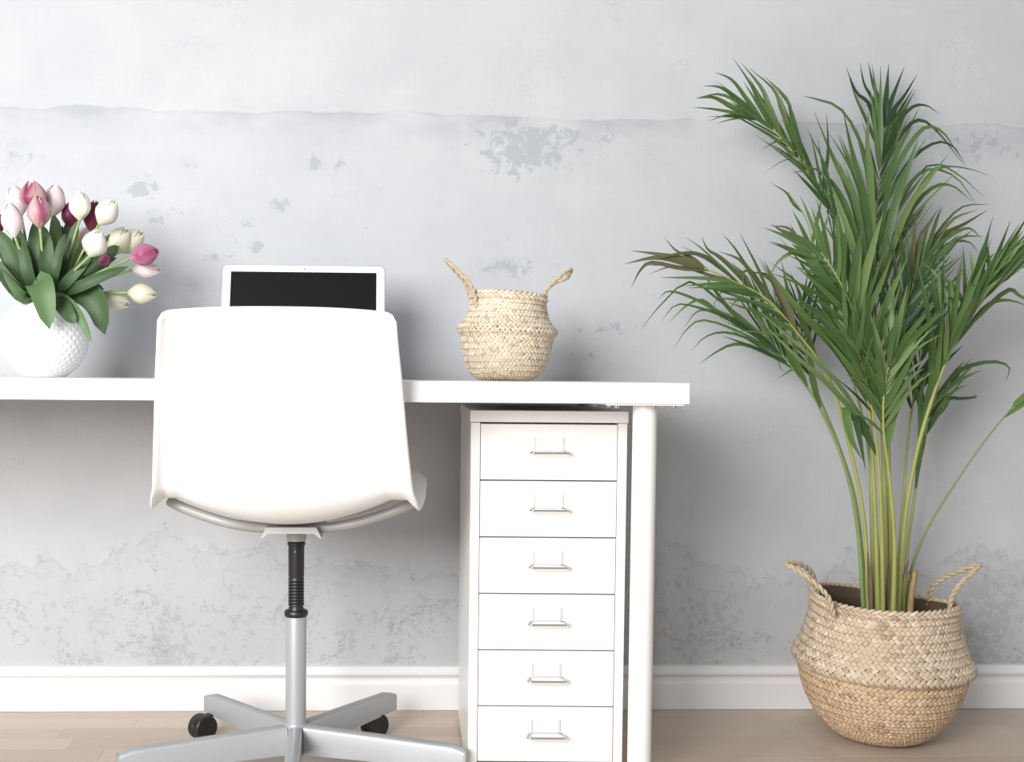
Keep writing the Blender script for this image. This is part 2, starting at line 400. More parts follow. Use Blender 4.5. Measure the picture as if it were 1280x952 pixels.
# baseboard: moulded profile extruded along the wall
prof = [(0.0, 0.001), (-0.016, 0.001), (-0.016, 0.056), (-0.0155, 0.060), (-0.013, 0.066), (-0.0125, 0.071), (-0.0150, 0.076), (-0.0195, 0.080), (-0.021, 0.083),
        (-0.021, 0.087), (-0.0185, 0.089), (-0.0185, 0.092), (-0.016, 0.0935), (-0.016, 0.0965), (-0.013, 0.0985), (-0.004, 0.0995), (0.0, 0.0995)]
o = MB().prism(prof, lambda a, y, z: (a, y, z), XL, XR).local('baseboard_back', M['white_trim']); tag(o, 'white moulded wooden baseboard along the wall', kind='structure')

# ------------------------------------------------------------------ desk
DT, DB = 0.735, 0.7005
pr = at(862, 490, -0.645)
DX1 = pr.x; DX0 = -1.35; DY0, DY1 = -0.645, -0.03
desk = thing('desk', 'long white desk with a thick slab top and round white legs', 'desk', (DX1-0.6, -0.34, 0))
MB().box(DX0, DX1, DY0, DY1, DB, DT, 0.0012).world('desktop', M['white_lacquer'], desk)
lp = at(807, 520, -0.60)
for k, (lx, ly) in enumerate(((lp.x, -0.595), (lp.x, -0.085), (DX0+0.06, -0.595), (DX0+0.06, -0.085))):
    b = MB().lathe([(0.0005, 0.0), (0.018, 0.0), (0.0195, 0.002), (0.0200, 0.012), (0.0203, 0.690), (0.0203, DB-0.003)], 32, (lx, ly, 0))
    lg = b.world('leg', M['white_metal'], desk, 40)
    b = MB().box(lx-0.075, lx+0.055, ly-0.045, ly+0.045, DB-0.003, DB-0.0002, 0.0008); pl = b.world('mounting_plate', M['white_metal'], desk)
    for sx, sy in ((-0.055, -0.03), (0.006, -0.036), (0.042, -0.028), (-0.055, 0.03), (0.042, 0.028)):
        MB().lathe([(0.0003, -0.0055), (0.003, -0.005), (0.0045, -0.003), (0.0045, 0)], 10, (lx+sx, ly+sy, DB-0.003)).world('screw', M['chrome'], pl, 40)

# ------------------------------------------------------------------ drawer cabinet (local frame: x right, y to the wall, front at y=0)
q = at(688, 991, -0.475); cz = 0.0
cab = thing('drawer_cabinet', 'narrow white metal cabinet of six drawers under the right end of the desk', 'cabinet', (at(687.5, 520, -0.495).x-0.001, -0.495, 0), -PSI)
CW, CD, CH = 0.2800, 0.43, 0.683
def cbox(name, x0, x1, y0, y1, z0, z1, mat='white_metal', b=0.001, parent=cab): return MB().box(x0, x1, y0, y1, z0, z1, b).local(name, M[mat], parent)
hw = CW/2
cbox('side_panel', -hw+0.001, -hw+0.0175, 0.001, CD, 0.012, CH-0.0215)
cbox('side_panel', hw-0.0175, hw-0.001, 0.001, CD, 0.012, CH-0.0215)
cbox('top_panel', -hw-0.0005, hw+0.0005, -0.0005, CD, CH-0.0205, CH)
cbox('back_panel', -hw+0.018, hw-0.018, CD-0.006, CD-0.001, 0.02, CH-0.022)
cbox('inner_carcass', -hw+0.018, hw-0.018, 0.012, CD-0.008, 0.03, CH-0.0225, 'dark_gap')
cbox('plinth', -hw+0.018, hw-0.018, 0.002, 0.02, 0.012, 0.046)
for sx in (-1, 1):
    for yy in (0.03, CD-0.03):
        MB().lathe([(0.0005, 0), (0.010, 0), (0.012, 0.003), (0.012, 0.0118)], 16, (sx*(hw-0.03), yy, 0)).local('foot', M['black'], cab, 40)
DH = 0.1017; ztop = CH-0.0225
dw = hw-0.0185
drawer_me = MB().box(-dw, dw, 0.0, 0.014, 0.0012, DH-0.0012, 0.0012).me('drawer', M['white_metal'])
hb = MB()
hp = spline([(-0.029, 0.001, 0.052), (-0.032, -0.008, 0.0515), (-0.0345, -0.0155, 0.051), (-0.031, -0.0205, 0.0505), (-0.024, -0.0215, 0.0505), (0.0, -0.0215, 0.0505), (0.024, -0.0215, 0.0505), (0.031, -0.0205, 0.0505), (0.0345, -0.0155, 0.051), (0.032, -0.008, 0.0515), (0.029, 0.001, 0.052)], 41)
hb.tube(hp, 0.0020, 8)
handle_me = hb.me('handle', M['chrome'], True)
lb = MB()
lb.box(-0.0265, -0.0235, -0.0022, 0.0005, 0.052, 0.0775, 0.0007).box(0.0235, 0.0265, -0.0022, 0.0005, 0.052, 0.0775, 0.0007).box(-0.0265, 0.0265, -0.0022, 0.0005, 0.052, 0.0545, 0.0007)
holder_me = lb.me('label_holder', M['holder'])
card_me = MB().box(-0.0232, 0.0232, -0.0009, 0.0004, 0.0548, 0.078, 0.0002).me('label_card', M['white_metal'])
for k in range(6):
    d = put('drawer', drawer_me, cab, (0, 0.0003+0.0006*random.random(), ztop-DH*(k+1)))
    put('handle', handle_me, d); hl = put('label_holder', holder_me, d); put('label_card', card_me, d)

# ------------------------------------------------------------------ swivel chair
cc = at(370, 800, -0.42)
CX, CY = cc.x, -0.42
chair = thing('swivel_chair', 'white moulded plastic swivel chair on a grey five-star base, pushed in at the desk', 'chair', (CX, CY, 0))
# shell
ctrl = [(0.195, 0.500), (0.175, 0.510), (0.11, 0.508), (-0.01, 0.499), (-0.12, 0.492), (-0.178, 0.497), (-0.220, 0.524), (-0.243, 0.565), (-0.267, 0.640), (-0.288, 0.730), (-0.301, 0.795), (-0.309, 0.849)]
hwid = [0.205, 0.212, 0.228, 0.233, 0.230, 0.222, 0.216, 0.211, 0.203, 0.195, 0.189, 0.185]
amp = [0.012, 0.018, 0.052, 0.076, 0.060, 0.042, 0.036, 0.034, 0.031, 0.028, 0.026, 0.024]
NV = 68; SEAT_YAW = math.radians(-2.2)
pc = spline([(0, y, z) for y, z in ctrl], NV); wv = spline([(h, a, 0) for h, a in zip(hwid, amp)], NV)
us = []
for i in range(49):
    s = -1+2*i/48; us.append(math.copysign(abs(s)**0.8, s))
rows_ = []
for j in range(NV):
    tn = (pc[min(j+1, NV-1)]-pc[max(j-1, 0)]).normalized()
    nn = Vector((0, -tn.z, tn.y)); nn = -nn if nn.z < 0 and j < NV*0.4 else nn
    nn = Vector((0, tn.z, -tn.y))                        # up over the seat, forward (to the wall) on the back
    if j < 3: nn = Vector((0, 0.3, 1)).normalized()
    row = []; W, A = wv[j].x, wv[j].y
    vt = j/(NV-1)
    topd = (1-vt)*(NV-1)*0.0093                          # distance below the top edge
    for u in us:
        au = abs(u)
        kk_ = smooth01((vt-0.5)/0.2); prof_ = (kk_*smooth01(au/0.93)+(1-kk_)*min(1.0, (au/0.80)**2.0))*A
        lip = smooth01((au-0.925)/0.075)
        lt = smooth01(1-topd/0.018)
        off = prof_ - (0.014+0.006*smooth01((0.55-vt)/0.1))*max(lip, lt*0.9)
        x = u*W
        x += math.copysign(0.004*lip*smooth01((0.62-vt)/0.12), u)
        p = pc[j]+nn*off
        z = p.z
        if vt > 0.8:
            # rounded top corners and a gently arched top edge
            d = max(0.0, (au-0.90)/0.10)
            z -= smooth01((vt-0.8)/0.2)*(0.0105*au*au + 0.014*(1-math.sqrt(max(0.0, 1-d*d))))
        cs, sn = math.cos(SEAT_YAW), math.sin(SEAT_YAW)
        row.append(Vector((CX+x*cs-p.y*sn, CY+x*sn+p.y*cs, z)))
    rows_.append(row)
sh = MB().grid(rows_).world('seat_shell', M['white_plastic'], chair, True)
md = sh.modifiers.new('thick', 'SOLIDIFY'); md.thickness = 0.0045; md.offset = 0
md = sh.modifiers.new('round', 'BEVEL'); md.width = 0.0015; md.segments = 2; md.limit_method = 'ANGLE'; md.angle_limit = math.radians(60)
# bent tube frame
for yy, dz in ((-0.115, 0.0), (0.075, 0.004)):
    pts = [(-0.212, yy*0.9, 0.5295), (-0.190, yy, 0.5205), (-0.15, yy, 0.5055), (-0.10, yy, 0.4915), (-0.05, yy*0.9, 0.4835), (0, yy*0.85, 0.482), (0.05, yy*0.9, 0.4835), (0.10, yy, 0.4915), (0.15, yy, 0.5055), (0.190, yy, 0.5205), (0.212, yy*0.9, 0.5295)]
    MB().tube([Vector((CX+x, CY+y, z-0.0065)) for x, y, z in spline(pts, 49)], 0.0090, 12).world('support_tube', M['tube_metal'], chair, True)
pb = MB()
pp = [(-0.052, 0.447), (-0.043, 0.4655), (0.043, 0.4655), (0.052, 0.447), (0.049, 0.4465), (0.040, 0.4545), (-0.040, 0.4545), (-0.049, 0.4465)]
pb.prism(pp, lambda a, x, z: (CX+x, CY+a, z+0.0165), -0.135, 0.10)
pb.world('mounting_plate', M['tube_metal'], chair)
MB().lathe([(0.001, 0.4735), (0.016, 0.4735), (0.018, 0.462), (0.018, 0.443), (0.0175, 0.4395), (0.001, 0.4395)], 24, (CX, CY, 0)).world('column_neck', M['tube_metal'], chair, 40)
sl = [(0.0, 0.4395), (0.0148, 0.4395), (0.0148, 0.4375), (0.0165, 0.436), (0.0165, 0.432), (0.0148, 0.4305), (0.0145, 0.375), (0.0138, 0.372)]
z = 0.370
while z > 0.318:
    sl += [(0.0140, z), (0.0148, z-0.0012), (0.0148, z-0.0032), (0.0126, z-0.0042), (0.0126, z-0.0052)]; z -= 0.0058
sl += [(0.0150, 0.312), (0.0205, 0.3105), (0.0220, 0.3075), (0.0220, 0.3035), (0.0205, 0.3000), (0.0, 0.2995)]
bl = MB().lathe([(max(r, 0.0003), z) for r, z in sl], 28, (CX, CY, 0)).world('bellows_sleeve', M['black'], chair, 35)
MB().lathe([(0.0002, -0.0148), (0.0018, -0.0152), (0.0024, -0.0162), (0.0015, -0.0172), (0.0002, -0.0174)], 10, (0, 0, 0)).me('x', None)
rv = MB().tube([(CX-0.001, CY-0.0140, 0.421), (CX-0.001, CY-0.0156, 0.421)], [0.0022, 0.0014], 10).world('rivet', M['chrome'], bl)
MB().lathe([(0.0003, 0.302), (0.0185, 0.302), (0.0190, 0.300), (0.0190, 0.099), (0.0003, 0.099)], 32, (CX, CY, 0)).world('column_tube', M['grey_metal'], chair, 40)
hbm = MB().lathe([(0.0003, 0.101), (0.0195, 0.101), (0.0205, 0.099), (0.0205, 0.046), (0.0195, 0.043), (0.0003, 0.043)], 32, (CX, CY, 0)); 
hub = hbm.world('hub', M['grey_metal'], chair, 40)
# leg built along +x: rounded channel profile tapering to a rounded tip
R = 0.32
def leg_mesh():
    b = MB(); n = 15; rows = []
    for i in range(n):
        s = i/(n-1); x = 0.019+(R-0.019)*s
        top = 0.0985-0.0125*s; bot = 0.0455+0.0005*s; wd = 0.0125-0.0005*s
        endd = max(0.0, (x-(R-0.010))/0.010)
        top -= 0.006*(1-math.sqrt(max(0, 1-endd**2)))
        prof = [(-wd, bot), (-wd, top-0.007), (-wd+0.0015, top-0.003), (-wd+0.005, top-0.0006), (0, top), (wd-0.005, top-0.0006), (wd-0.0015, top-0.003), (wd, top-0.007), (wd, bot)]
        rows.append([Vector((x, y, z)) for y, z in prof])
    b.grid(rows)
    m = len(rows[0])
    for i in range(n-1): b.F.append((i*m, (i+1)*m, (i+1)*m+m-1, i*m+m-1))
    b.F.append(tuple(range(m))); b.F.append(tuple((n-1)*m+k for k in range(m)))
    return b.me('leg', M['grey_metal'], 40)
def cap_mesh():
    b = MB(); prof = [(-0.0118, 0.0470), (-0.0118, 0.0770), (-0.008, 0.0795), (0.008, 0.0795), (0.0118, 0.0770), (0.0118, 0.0470)]
    b.prism(prof, lambda a, y, z: (a, y, z), R+0.0001, R+0.0035); return b.me('end_cap', M['tube_metal'])
LEG, CAP = leg_mesh(), cap_mesh()
def wheel_mesh():
    b = MB(); pr_ = [(0.0003, -0.009), (0.016, -0.009), (0.017, -0.0095), (0.022, -0.0095), (0.0235, -0.008), (0.0235, 0.004), (0.022, 0.0055), (0.0003, 0.0055)]
    V = []; n = 28
    for r, y in pr_: V += [(r*math.cos(2*PI*k/n), y, 0.0235+r*math.sin(2*PI*k/n)) for k in range(n)]
    b.add(V, [(i*n+k, i*n+(k+1) % n, (i+1)*n+(k+1) % n, (i+1)*n+k) for i in range(len(pr_)-1) for k in range(n)])
    return b.me('wheel', M['black'], 35)
def hood_mesh():
    # fork body with a rounded mudguard over the wheel pair, and the stem to the leg
    b = MB(); rows = []
    for i in range(13):
        a = math.radians(5+150*i/12); c, s = math.cos(a), math.sin(a)
        rows.append([Vector((c*r, y, 0.0235+s*r*0.88)) for r, y in ((0.0245, -0.0055), (0.0262, -0.0052), (0.0262, 0.0052), (0.0245, 0.0055))])
    b.grid(rows)
    b.box(-0.004, 0.018, -0.0050, 0.0050, 0.012, 0.0435, 0.001)
    b.lathe([(0.0003, 0.040), (0.0075, 0.040), (0.0085, 0.0415), (0.0085, 0.0453), (0.0003, 0.0453)], 14, (0.016, 0, 0))
    return b.me('caster_hood', M['black'], 40)
WH, HD = wheel_mesh(), hood_mesh()
base_rot = math.radians(1.5)
swv = [200, 165, 222, 222, 150]
for k in range(5):
    a = base_rot+math.radians(-90+72*k)
    lg = put('leg', LEG, chair, rot=(0, 0, a)); put('end_cap', CAP, lg)
    # caster: pivot under the leg tip, trailing wheel
    p = Vector((math.cos(a)*(R-0.022), math.sin(a)*(R-0.022), 0)); sa = math.radians(swv[k])
    cpos = p+Vector((math.cos(sa)*0.016, math.sin(sa)*0.016, 0))+Vector((-0.010, -0.012, 0))
    h = put('caster', HD, chair, loc=cpos, rot=(0, 0, sa+PI)); h.scale = (1.08, 1.08, 1.08)
    put('wheel', WH, h, loc=(0, -0.0062, 0)); put('wheel', WH, h, loc=(0, 0.0062, 0), rot=(0, 0, PI))

# ------------------------------------------------------------------ laptop
lt = at(380, 345, -0.235)
LX = lt.x; LY = -0.30; TILT = math.radians(17)
lap = thing('laptop', 'open silver laptop with a black screen, standing on the desk behind the chair', 'laptop', (LX, LY, DT))
LW, LD = 0.3220, 0.222
bs = MB().box(-LW/2, LW/2, -LD, 0.0, 0.001, 0.0125, 0.004).local('base', M['alu'], lap, 40)
kb = MB().box(-0.136, 0.136, -0.118, -0.020, 0.0118, 0.0128, 0.0004).local('keyboard_well', M['screen'], bs)
ks = MB()
for r in range(5):
    for c in range(14):
        x = -0.1345+c*0.0193; y = -0.116+r*0.0190
        ks.box(x, x+0.0165, y, y+0.0160, 0.0129, 0.0138)
kk = ks.local('keys', M['black'], bs); kk['kind'] = 'stuff'
MB().box(-0.052, 0.052, -0.205, -0.130, 0.0120, 0.0129, 0.0004).local('trackpad', M['alu_edge'], bs)
hinge = MB().tube([(-0.13, 0.0, 0.0135), (0.13, 0.0, 0.0135)], 0.0045, 12).local('hinge', M['alu_edge'], lap, 40)
def rrect(w, h, r, z0, n=6):
    pts = []
    for cx, cy, a0 in ((w/2-r, h-r, 0), (-w/2+r, h-r, 90), (-w/2+r, r, 180), (w/2-r, r, 270)):
        for i in range(n+1):
            a = math.radians(a0+90*i/n); pts.append((cx+r*math.cos(a), z0+cy+r*math.sin(a)))
    return pts
LH = 0.222
lidm = Matrix.Translation((0, 0.003, 0.0135)) @ Matrix.Rotation(-TILT, 4, 'X')
lid = put('lid', MB().prism(rrect(LW, LH, 0.011, 0), lambda a, x, z: (x, a, z), -0.0005, 0.0055).me('lid', M['alu_edge']), lap, mtx=lidm)
MB().prism(rrect(LW-0.003, LH-0.003, 0.010, 0.0015), lambda a, x, z: (x, a, z), -0.0018, -0.0006).local('bezel', M['alu'], lid)
MB().box(-0.1435, 0.1435, -0.0024, -0.0019, 0.022, LH-0.0155).local('screen', M['screen'], lid)
MB().tube([(0.001, -0.0017, LH-0.0085), (0.001, -0.0022, LH-0.0085)], 0.0014, 12).local('webcam', M['black'], lid)

# ------------------------------------------------------------------ woven baskets
def arc_profile(ctrl, step):
    """resample a (r,z) control polyline by arc length"""
    dense = spline([(r, 0, z) for r, z in ctrl], 400); L = [0]
    for a, b in zip(dense, dense[1:]): L.append(L[-1]+(b-a).length)
    n = max(2, round(L[-1]/step)); out = []; k = 0
    for i in range(n+1):
        d = L[-1]*i/n
        while k < len(L)-2 and L[k+1] < d: k += 1
        f = (d-L[k])/max(1e-9, L[k+1]-L[k]); out.append(dense[k].lerp(dense[k+1], f))
    return out
def weave_mesh(mb, ctrl, step, ncol, warp, lift, rng, braid_rows=()):
    P = arc_profile(ctrl, step); n = len(P)-1
    for i in range(n):
        a, b = P[i], P[i+1]; mid = (a+b)/2; t = (b-a).normalized(); nrm = Vector((t.z, 0, -t.x))
        if nrm.x < 0 and abs(t.z) > abs(t.x): nrm = -nrm
        sgn = 1 if i % 2 == 0 else -1
        wid = 2*PI*mid.x/ncol
        for c in range(ncol):
            ph = 2*PI*(c+0.5*(i % 2)+rng.uniform(-0.06, 0.06))/ncol
            er = Vector((math.cos(ph), math.sin(ph), 0)); et = Vector((-math.sin(ph), math.cos(ph), 0))
            ctr = er*mid.x+Vector((0, 0, mid.z)); tv = er*t.x+Vector((0, 0, t.z)); nv = er*nrm.x+Vector((0, 0, nrm.z))
            sl_ = math.radians(38*sgn+rng.uniform(-6, 6))
            la = et*math.cos(sl_)+tv*math.sin(sl_); wa = nv.cross(la)
            hl = wid*0.62*rng.uniform(0.9, 1.08); hw_ = step*0.46
            li = lift*rng.uniform(0.8, 1.25)
            V = []
            for su, hu in ((-1, -0.9), (-0.5, 0.7), (0.5, 0.9), (1, -0.8)):
                for sv, hv in ((-1, -0.45), (0, 1.0), (1, -0.45)):
                    V.append(warp(ctr+la*hl*su+wa*hw_*sv*(1.0 if abs(su) < 1 else 0.75)+nv*li*(hu*0.55+hv*0.55)))
            mb.add(V, [(r*3+k, r*3+k+1, (r+1)*3+k+1, (r+1)*3+k) for r in range(3) for k in range(2)])
def rim_braid(mb, r, z, ncol, rad, warp, rng):
    for row, zz, rr in ((0, z, r), (1, z-rad*1.5, r+rad*0.25)):
        for c in range(ncol):
            ph = 2*PI*(c+0.5*row)/ncol; d = 2*PI/ncol
            pts = []
            for k in range(5):
                f = k/4-0.5; a = ph+f*d*1.5; h = (f*1.4*(1 if row == 0 else -1))*rad*1.2
                bul = rad*0.8*math.cos(f*PI)
                pts.append(warp(Vector(((rr+bul)*math.cos(a), (rr+bul)*math.sin(a), zz+h))))
            mb.tube(pts, [rad*0.45, rad*0.7, rad*0.75, rad*0.7, rad*0.4], 6)
def rope(mb, pts, rad, turns, n=60, strands=2):
    C = spline(pts, n)
    for s in range(strands):
        ref = None; out = []
        for i, p in enumerate(C):
            t = (C[min(i+1, n-1)]-C[max(i-1, 0)]).normalized()
            if ref is None: ref = t.orthogonal().normalized()
            ref = (ref-t*ref.dot(t)).normalized(); b = t.cross(ref)
            a = 2*PI*(turns*i/n+s/strands)
            out.append(p+(ref*math.cos(a)+b*math.sin(a))*rad*0.55)
        mb.tube(out, rad*0.68, 6)
def basket(name, label, loc, low, up, inner, step, ncol, warp, lift, mats, braid, handles, rrad, turns, seed):
    root = thing(name, label, 'basket', loc); rng = random.Random(seed)
    b = MB(); b.lathe([(max(0.0005, r-0.0022), z+0.0015) for r, z in inner], 64)
    b.V = [warp(v) for v in b.V]; b.local('shade_lining', M['straw_dark'], root, True)  # dark underlayer, stands in for shade between the strands
    for nm, ctrl, mt in (('lower_weave', low, mats[0]), ('upper_weave', up, mats[1])):
        b = MB(); weave_mesh(b, ctrl, step, ncol, warp, lift, rng); o = b.local(nm, mt, root, True); o['kind'] = 'stuff'
    b = MB(); rim_braid(b, braid[0], braid[1], braid[2], braid[3], warp, rng); o = b.local('rim_braid', mats[1], root, True); o['kind'] = 'stuff'
    for h in handles:
        b = MB(); rope(b, [Vector(p)-Vector(loc) for p in h], rrad, turns); b.local('handle', M['rope'], root, True)
    return root
# plant basket on the floor
BL = Vector((at(1099, 900, -0.212).x, -0.212, 0.0))
def warp_big(p):
    h = smooth01(p.z/0.28)
    q = Vector(p); q.z -= 0.055*p.x*h + 0.006*math.sin(2*math.atan2(p.y, p.x))*h
    q.x += 0.003*h
    q.z = max(q.z, 0.0012)
    return q
low = [(0.030, 0.003), (0.070, 0.006), (0.098, 0.020), (0.127, 0.050), (0.147, 0.086), (0.159, 0.122), (0.165, 0.152)]
up = [(0.165, 0.148), (0.173, 0.152), (0.176, 0.160), (0.173, 0.172), (0.161, 0.194), (0.151, 0.226), (0.1445, 0.254), (0.140, 0.280)]
Yh = BL.y
hl_ = [at(1042, 770, Yh-0.085), at(1036, 748, Yh-0.09), at(1022, 732, Yh-0.09), at(1000, 715, Yh-0.08), at(983, 704, Yh-0.06), at(1000, 705, Yh-0.03), at(1014, 715, Yh), at(1019, 732, Yh+0.02), at(1024, 758, Yh+0.03)]
hr_ = [at(1186, 778, Yh-0.04), at(1187, 762, Yh-0.05), at(1190, 745, Yh-0.05), at(1203, 727, Yh-0.05), at(1225, 706, Yh-0.03), at(1200, 713, Yh), at(1180, 722, Yh+0.03), at(1165, 735, Yh+0.05), at(1160, 756, Yh+0.06)]
pbk = basket('plant_basket', 'large belly basket of woven seagrass on the floor holding the palm', BL, low, up,
       low[:-1]+[(0.164, 0.152), (0.173, 0.160), (0.161, 0.194), (0.1445, 0.254), (0.140, 0.286), (0.134, 0.284), (0.138, 0.254), (0.146, 0.215)], 0.0086, 88, warp_big, 0.0026,
       (M['straw_low'], M['straw']), (0.1385, 0.289, 66, 0.0054), (hl_, hr_), 0.0050, 10, 5)
so = MB(); rr_ = []
for i in range(10):
    r = 0.141*i/9
    rr_.append([warp_big(Vector((max(r, 0.0005)*math.cos(2*PI*k/36), max(r, 0.0005)*math.sin(2*PI*k/36), 0.250+0.006*mnoise.noise(Vector((r*60, k*0.9, 3)))))) for k in range(37)])
so.grid(rr_).local('potting_soil', M['soil'], pbk, True)
# small basket on the desk
SL = Vector((at(632, 470, -0.34).x, -0.34, DT))
def warp_small(p):
    h = smooth01(p.z/0.16)
    q = Vector(p); q.z -= 0.062*p.x*h; q.x += 0.003*h
    q.z += 0.003*math.sin(3*math.atan2(p.y, p.x)+1)*smooth01(1-p.z/0.03)*0.4
    q.z = max(q.z, 0.001); return q
low2 = [(0.020, 0.002), (0.050, 0.004), (0.068, 0.016), (0.079, 0.038), (0.085, 0.066), (0.0885, 0.088)]
up2 = [(0.089, 0.086), (0.0945, 0.092), (0.095, 0.098), (0.087, 0.107), (0.078, 0.120), (0.073, 0.140), (0.0705, 0.157)]
Ys = SL.y
hl2 = [at(596, 385, Ys-0.040), at(593, 368, Ys-0.045), at(586, 352, Ys-0.045), at(571, 337, Ys-0.03), at(557, 324, Ys-0.01), at(568, 338, Ys+0.005), at(580, 352, Ys+0.012), at(586, 366, Ys+0.015), at(590, 380, Ys+0.02)]
hr2 = [at(676, 388, Ys-0.03), at(678, 370, Ys-0.035), at(688, 357, Ys-0.035), at(701, 345, Ys-0.03), at(714, 337, Ys-0.01), at(708, 348, Ys+0.005), at(694, 353, Ys+0.012), at(684, 362, Ys+0.015), at(680, 378, Ys+0.015)]
basket('small_basket', 'small woven seagrass belly basket with two rope ears on the desk', SL, low2, up2,
       low2[:-1]+[(0.087, 0.088), (0.092, 0.096), (0.078, 0.120), (0.0705, 0.157), (0.066, 0.156), (0.070, 0.135), (0.075, 0.118), (0.086, 0.096), (0.08, 0.066), (0.062, 0.016), (0.0005, 0.006)],
       0.0060, 62, warp_small, 0.0017, (M['straw_small'], M['straw_small']), (0.0690, 0.163, 40, 0.0042), (hl2, hr2), 0.0033, 8, 9)

# ------------------------------------------------------------------ vase
vc = at(55.5, 422, -0.30); VX, VY = vc.x, -0.30
VR, VZ = 0.0822, DT+0.0745
vase = thing('vase', 'round white dimpled ceramic vase holding tulips on the left of the desk', 'vase', (VX, VY, DT))
b = MB(); n = 360; rows_ = []
lat0, lat1 = -math.asin(0.0730/VR), math.acos(0.036/VR)
mrow = 170
prof = [(0.0005, 0.0045), (0.036, 0.0045)]
for i in range(mrow+1):
    la = lat0+(lat1-lat0)*i/mrow
    row = []
    for k in range(n):
        ph = 2*PI*k/n
        fade = smooth01((lat1-la)/0.12)*smooth01((la-lat0)/0.15)
        dm = math.cos(30*ph)*math.cos(la*31)
        d = -0.0007*fade*max(0.0, dm)**1.0*2*max(0.25, math.cos(la)) + 0.0002
        r = VR+d
        row.append(Vector((r*math.cos(la)*math.cos(ph), r*math.cos(la)*math.sin(ph), 0.0745+r*math.sin(la))))
    rows_.append(row)
zt = 0.0745+VR*math.sin(lat1)
for r, z in ((0.0345, zt+0.0015), (0.033, zt+0.0005), (0.0335, zt-0.004), (0.055, zt-0.018), (0.076, 0.085), (0.076, 0.065), (0.05, 0.012), (0.0005, 0.008)):
    rows_.append([Vector((r*math.cos(2*PI*k/n), r*math.sin(2*PI*k/n), z)) for k in range(n)])
rows_.insert(0, [Vector((0.0005*math.cos(2*PI*k/n), 0.0005*math.sin(2*PI*k/n), 0.0015)) for k in range(n)])
for r in rows_: r.append(r[0].copy())
b.grid(rows_); b.local('body', M['ceramic'], vase, True)

# ------------------------------------------------------------------ leaves
def leaf_geo(pts, width, face, n=9, fold=0.25, shape='palm', twist=0.0, nu=3):
    C = spline(pts, n); rows = []
    for i, p in enumerate(C):
        s = i/(n-1)
        t = (C[min(i+1, n-1)]-C[max(i-1, 0)]).normalized()
        f = face-t*face.dot(t)
        if f.length < 1e-4: f = t.orthogonal()
        f.normalize(); sd = t.cross(f).normalized()
        if twist:
            q = Quaternion(t, twist*s); sd = q @ sd; f = q @ f
        if shape == 'palm': wv_ = (min(1, 0.22+s/0.18*0.78) if s < 0.18 else 1.0)*max(0.0, 1-max(0, (s-0.3)/0.7)**1.5)
        else: wv_ = (0.35+0.65*smooth01(s/0.45))*math.sqrt(max(0.0, 1-max(0, (s-0.42)/0.58)**2.2))
        wv_ = max(wv_, 0.03)*width/2
        row = []
        for k in range(nu):
            u = -1+2*k/(nu-1)
            row.append(p+sd*(u*wv_)+f*(abs(u)*fold*wv_))
        rows.append(row)
    return rows
def clampwall(p): return Vector((p.x, min(p.y, -0.012), p.z))

# ------------------------------------------------------------------ tulips
def petal_mesh(name, mat, R, H, half, openn, inner):
    nu, nv = 7, 11; V = []; UV = []
    for j in range(nv):
        v = math.sin(j/(nv-1)*PI/2)**1.15
        r = R*(0.16+0.84*math.sin(min(1.0, v/0.44)*PI/2)) if v < 0.44 else R*(1-(1-openn)*((v-0.44)/0.56)**2.1)
        if inner: r *= 0.93
        wa = half*(0.55+0.45*smooth01(v/0.35))*(1 if v < 0.5 else max(0.0, 1-((v-0.5)/0.5)**2.8)**0.55)
        for i in range(nu):
            u = -1+2*i/(nu-1); a = u*max(wa, 0.05)
            rr = r*(1-0.06*u*u*(1 if inner else -0.2))
            z = H*v - H*0.05*u*u*smooth01(v*1.5)
            V.append((rr*math.cos(a), rr*math.sin(a), z)); UV.append((i/(nu-1), v))
    Fc = [(j*nu+i, j*nu+i+1, (j+1)*nu+i+1, (j+1)*nu+i) for j in range(nv-1) for i in range(nu-1)]
    me = mesh(name, V, Fc, M[mat], True)
    ul = me.uv_layers.new(name='UVMap')
    for lp_ in me.loops: ul.data[lp_.index].uv = UV[lp_.vertex_index]
    return me
PCACHE = {}
def petals_for(mat, R, H, openn):
    k = (mat, round(R, 4), round(H, 4), openn)
    if k not in PCACHE:
        PCACHE[k] = (petal_mesh('petal', mat, R, H, math.radians(64), openn, False), petal_mesh('petal', mat, R*0.97, H*0.94, math.radians(66), openn*0.9, True))
    return PCACHE[k]
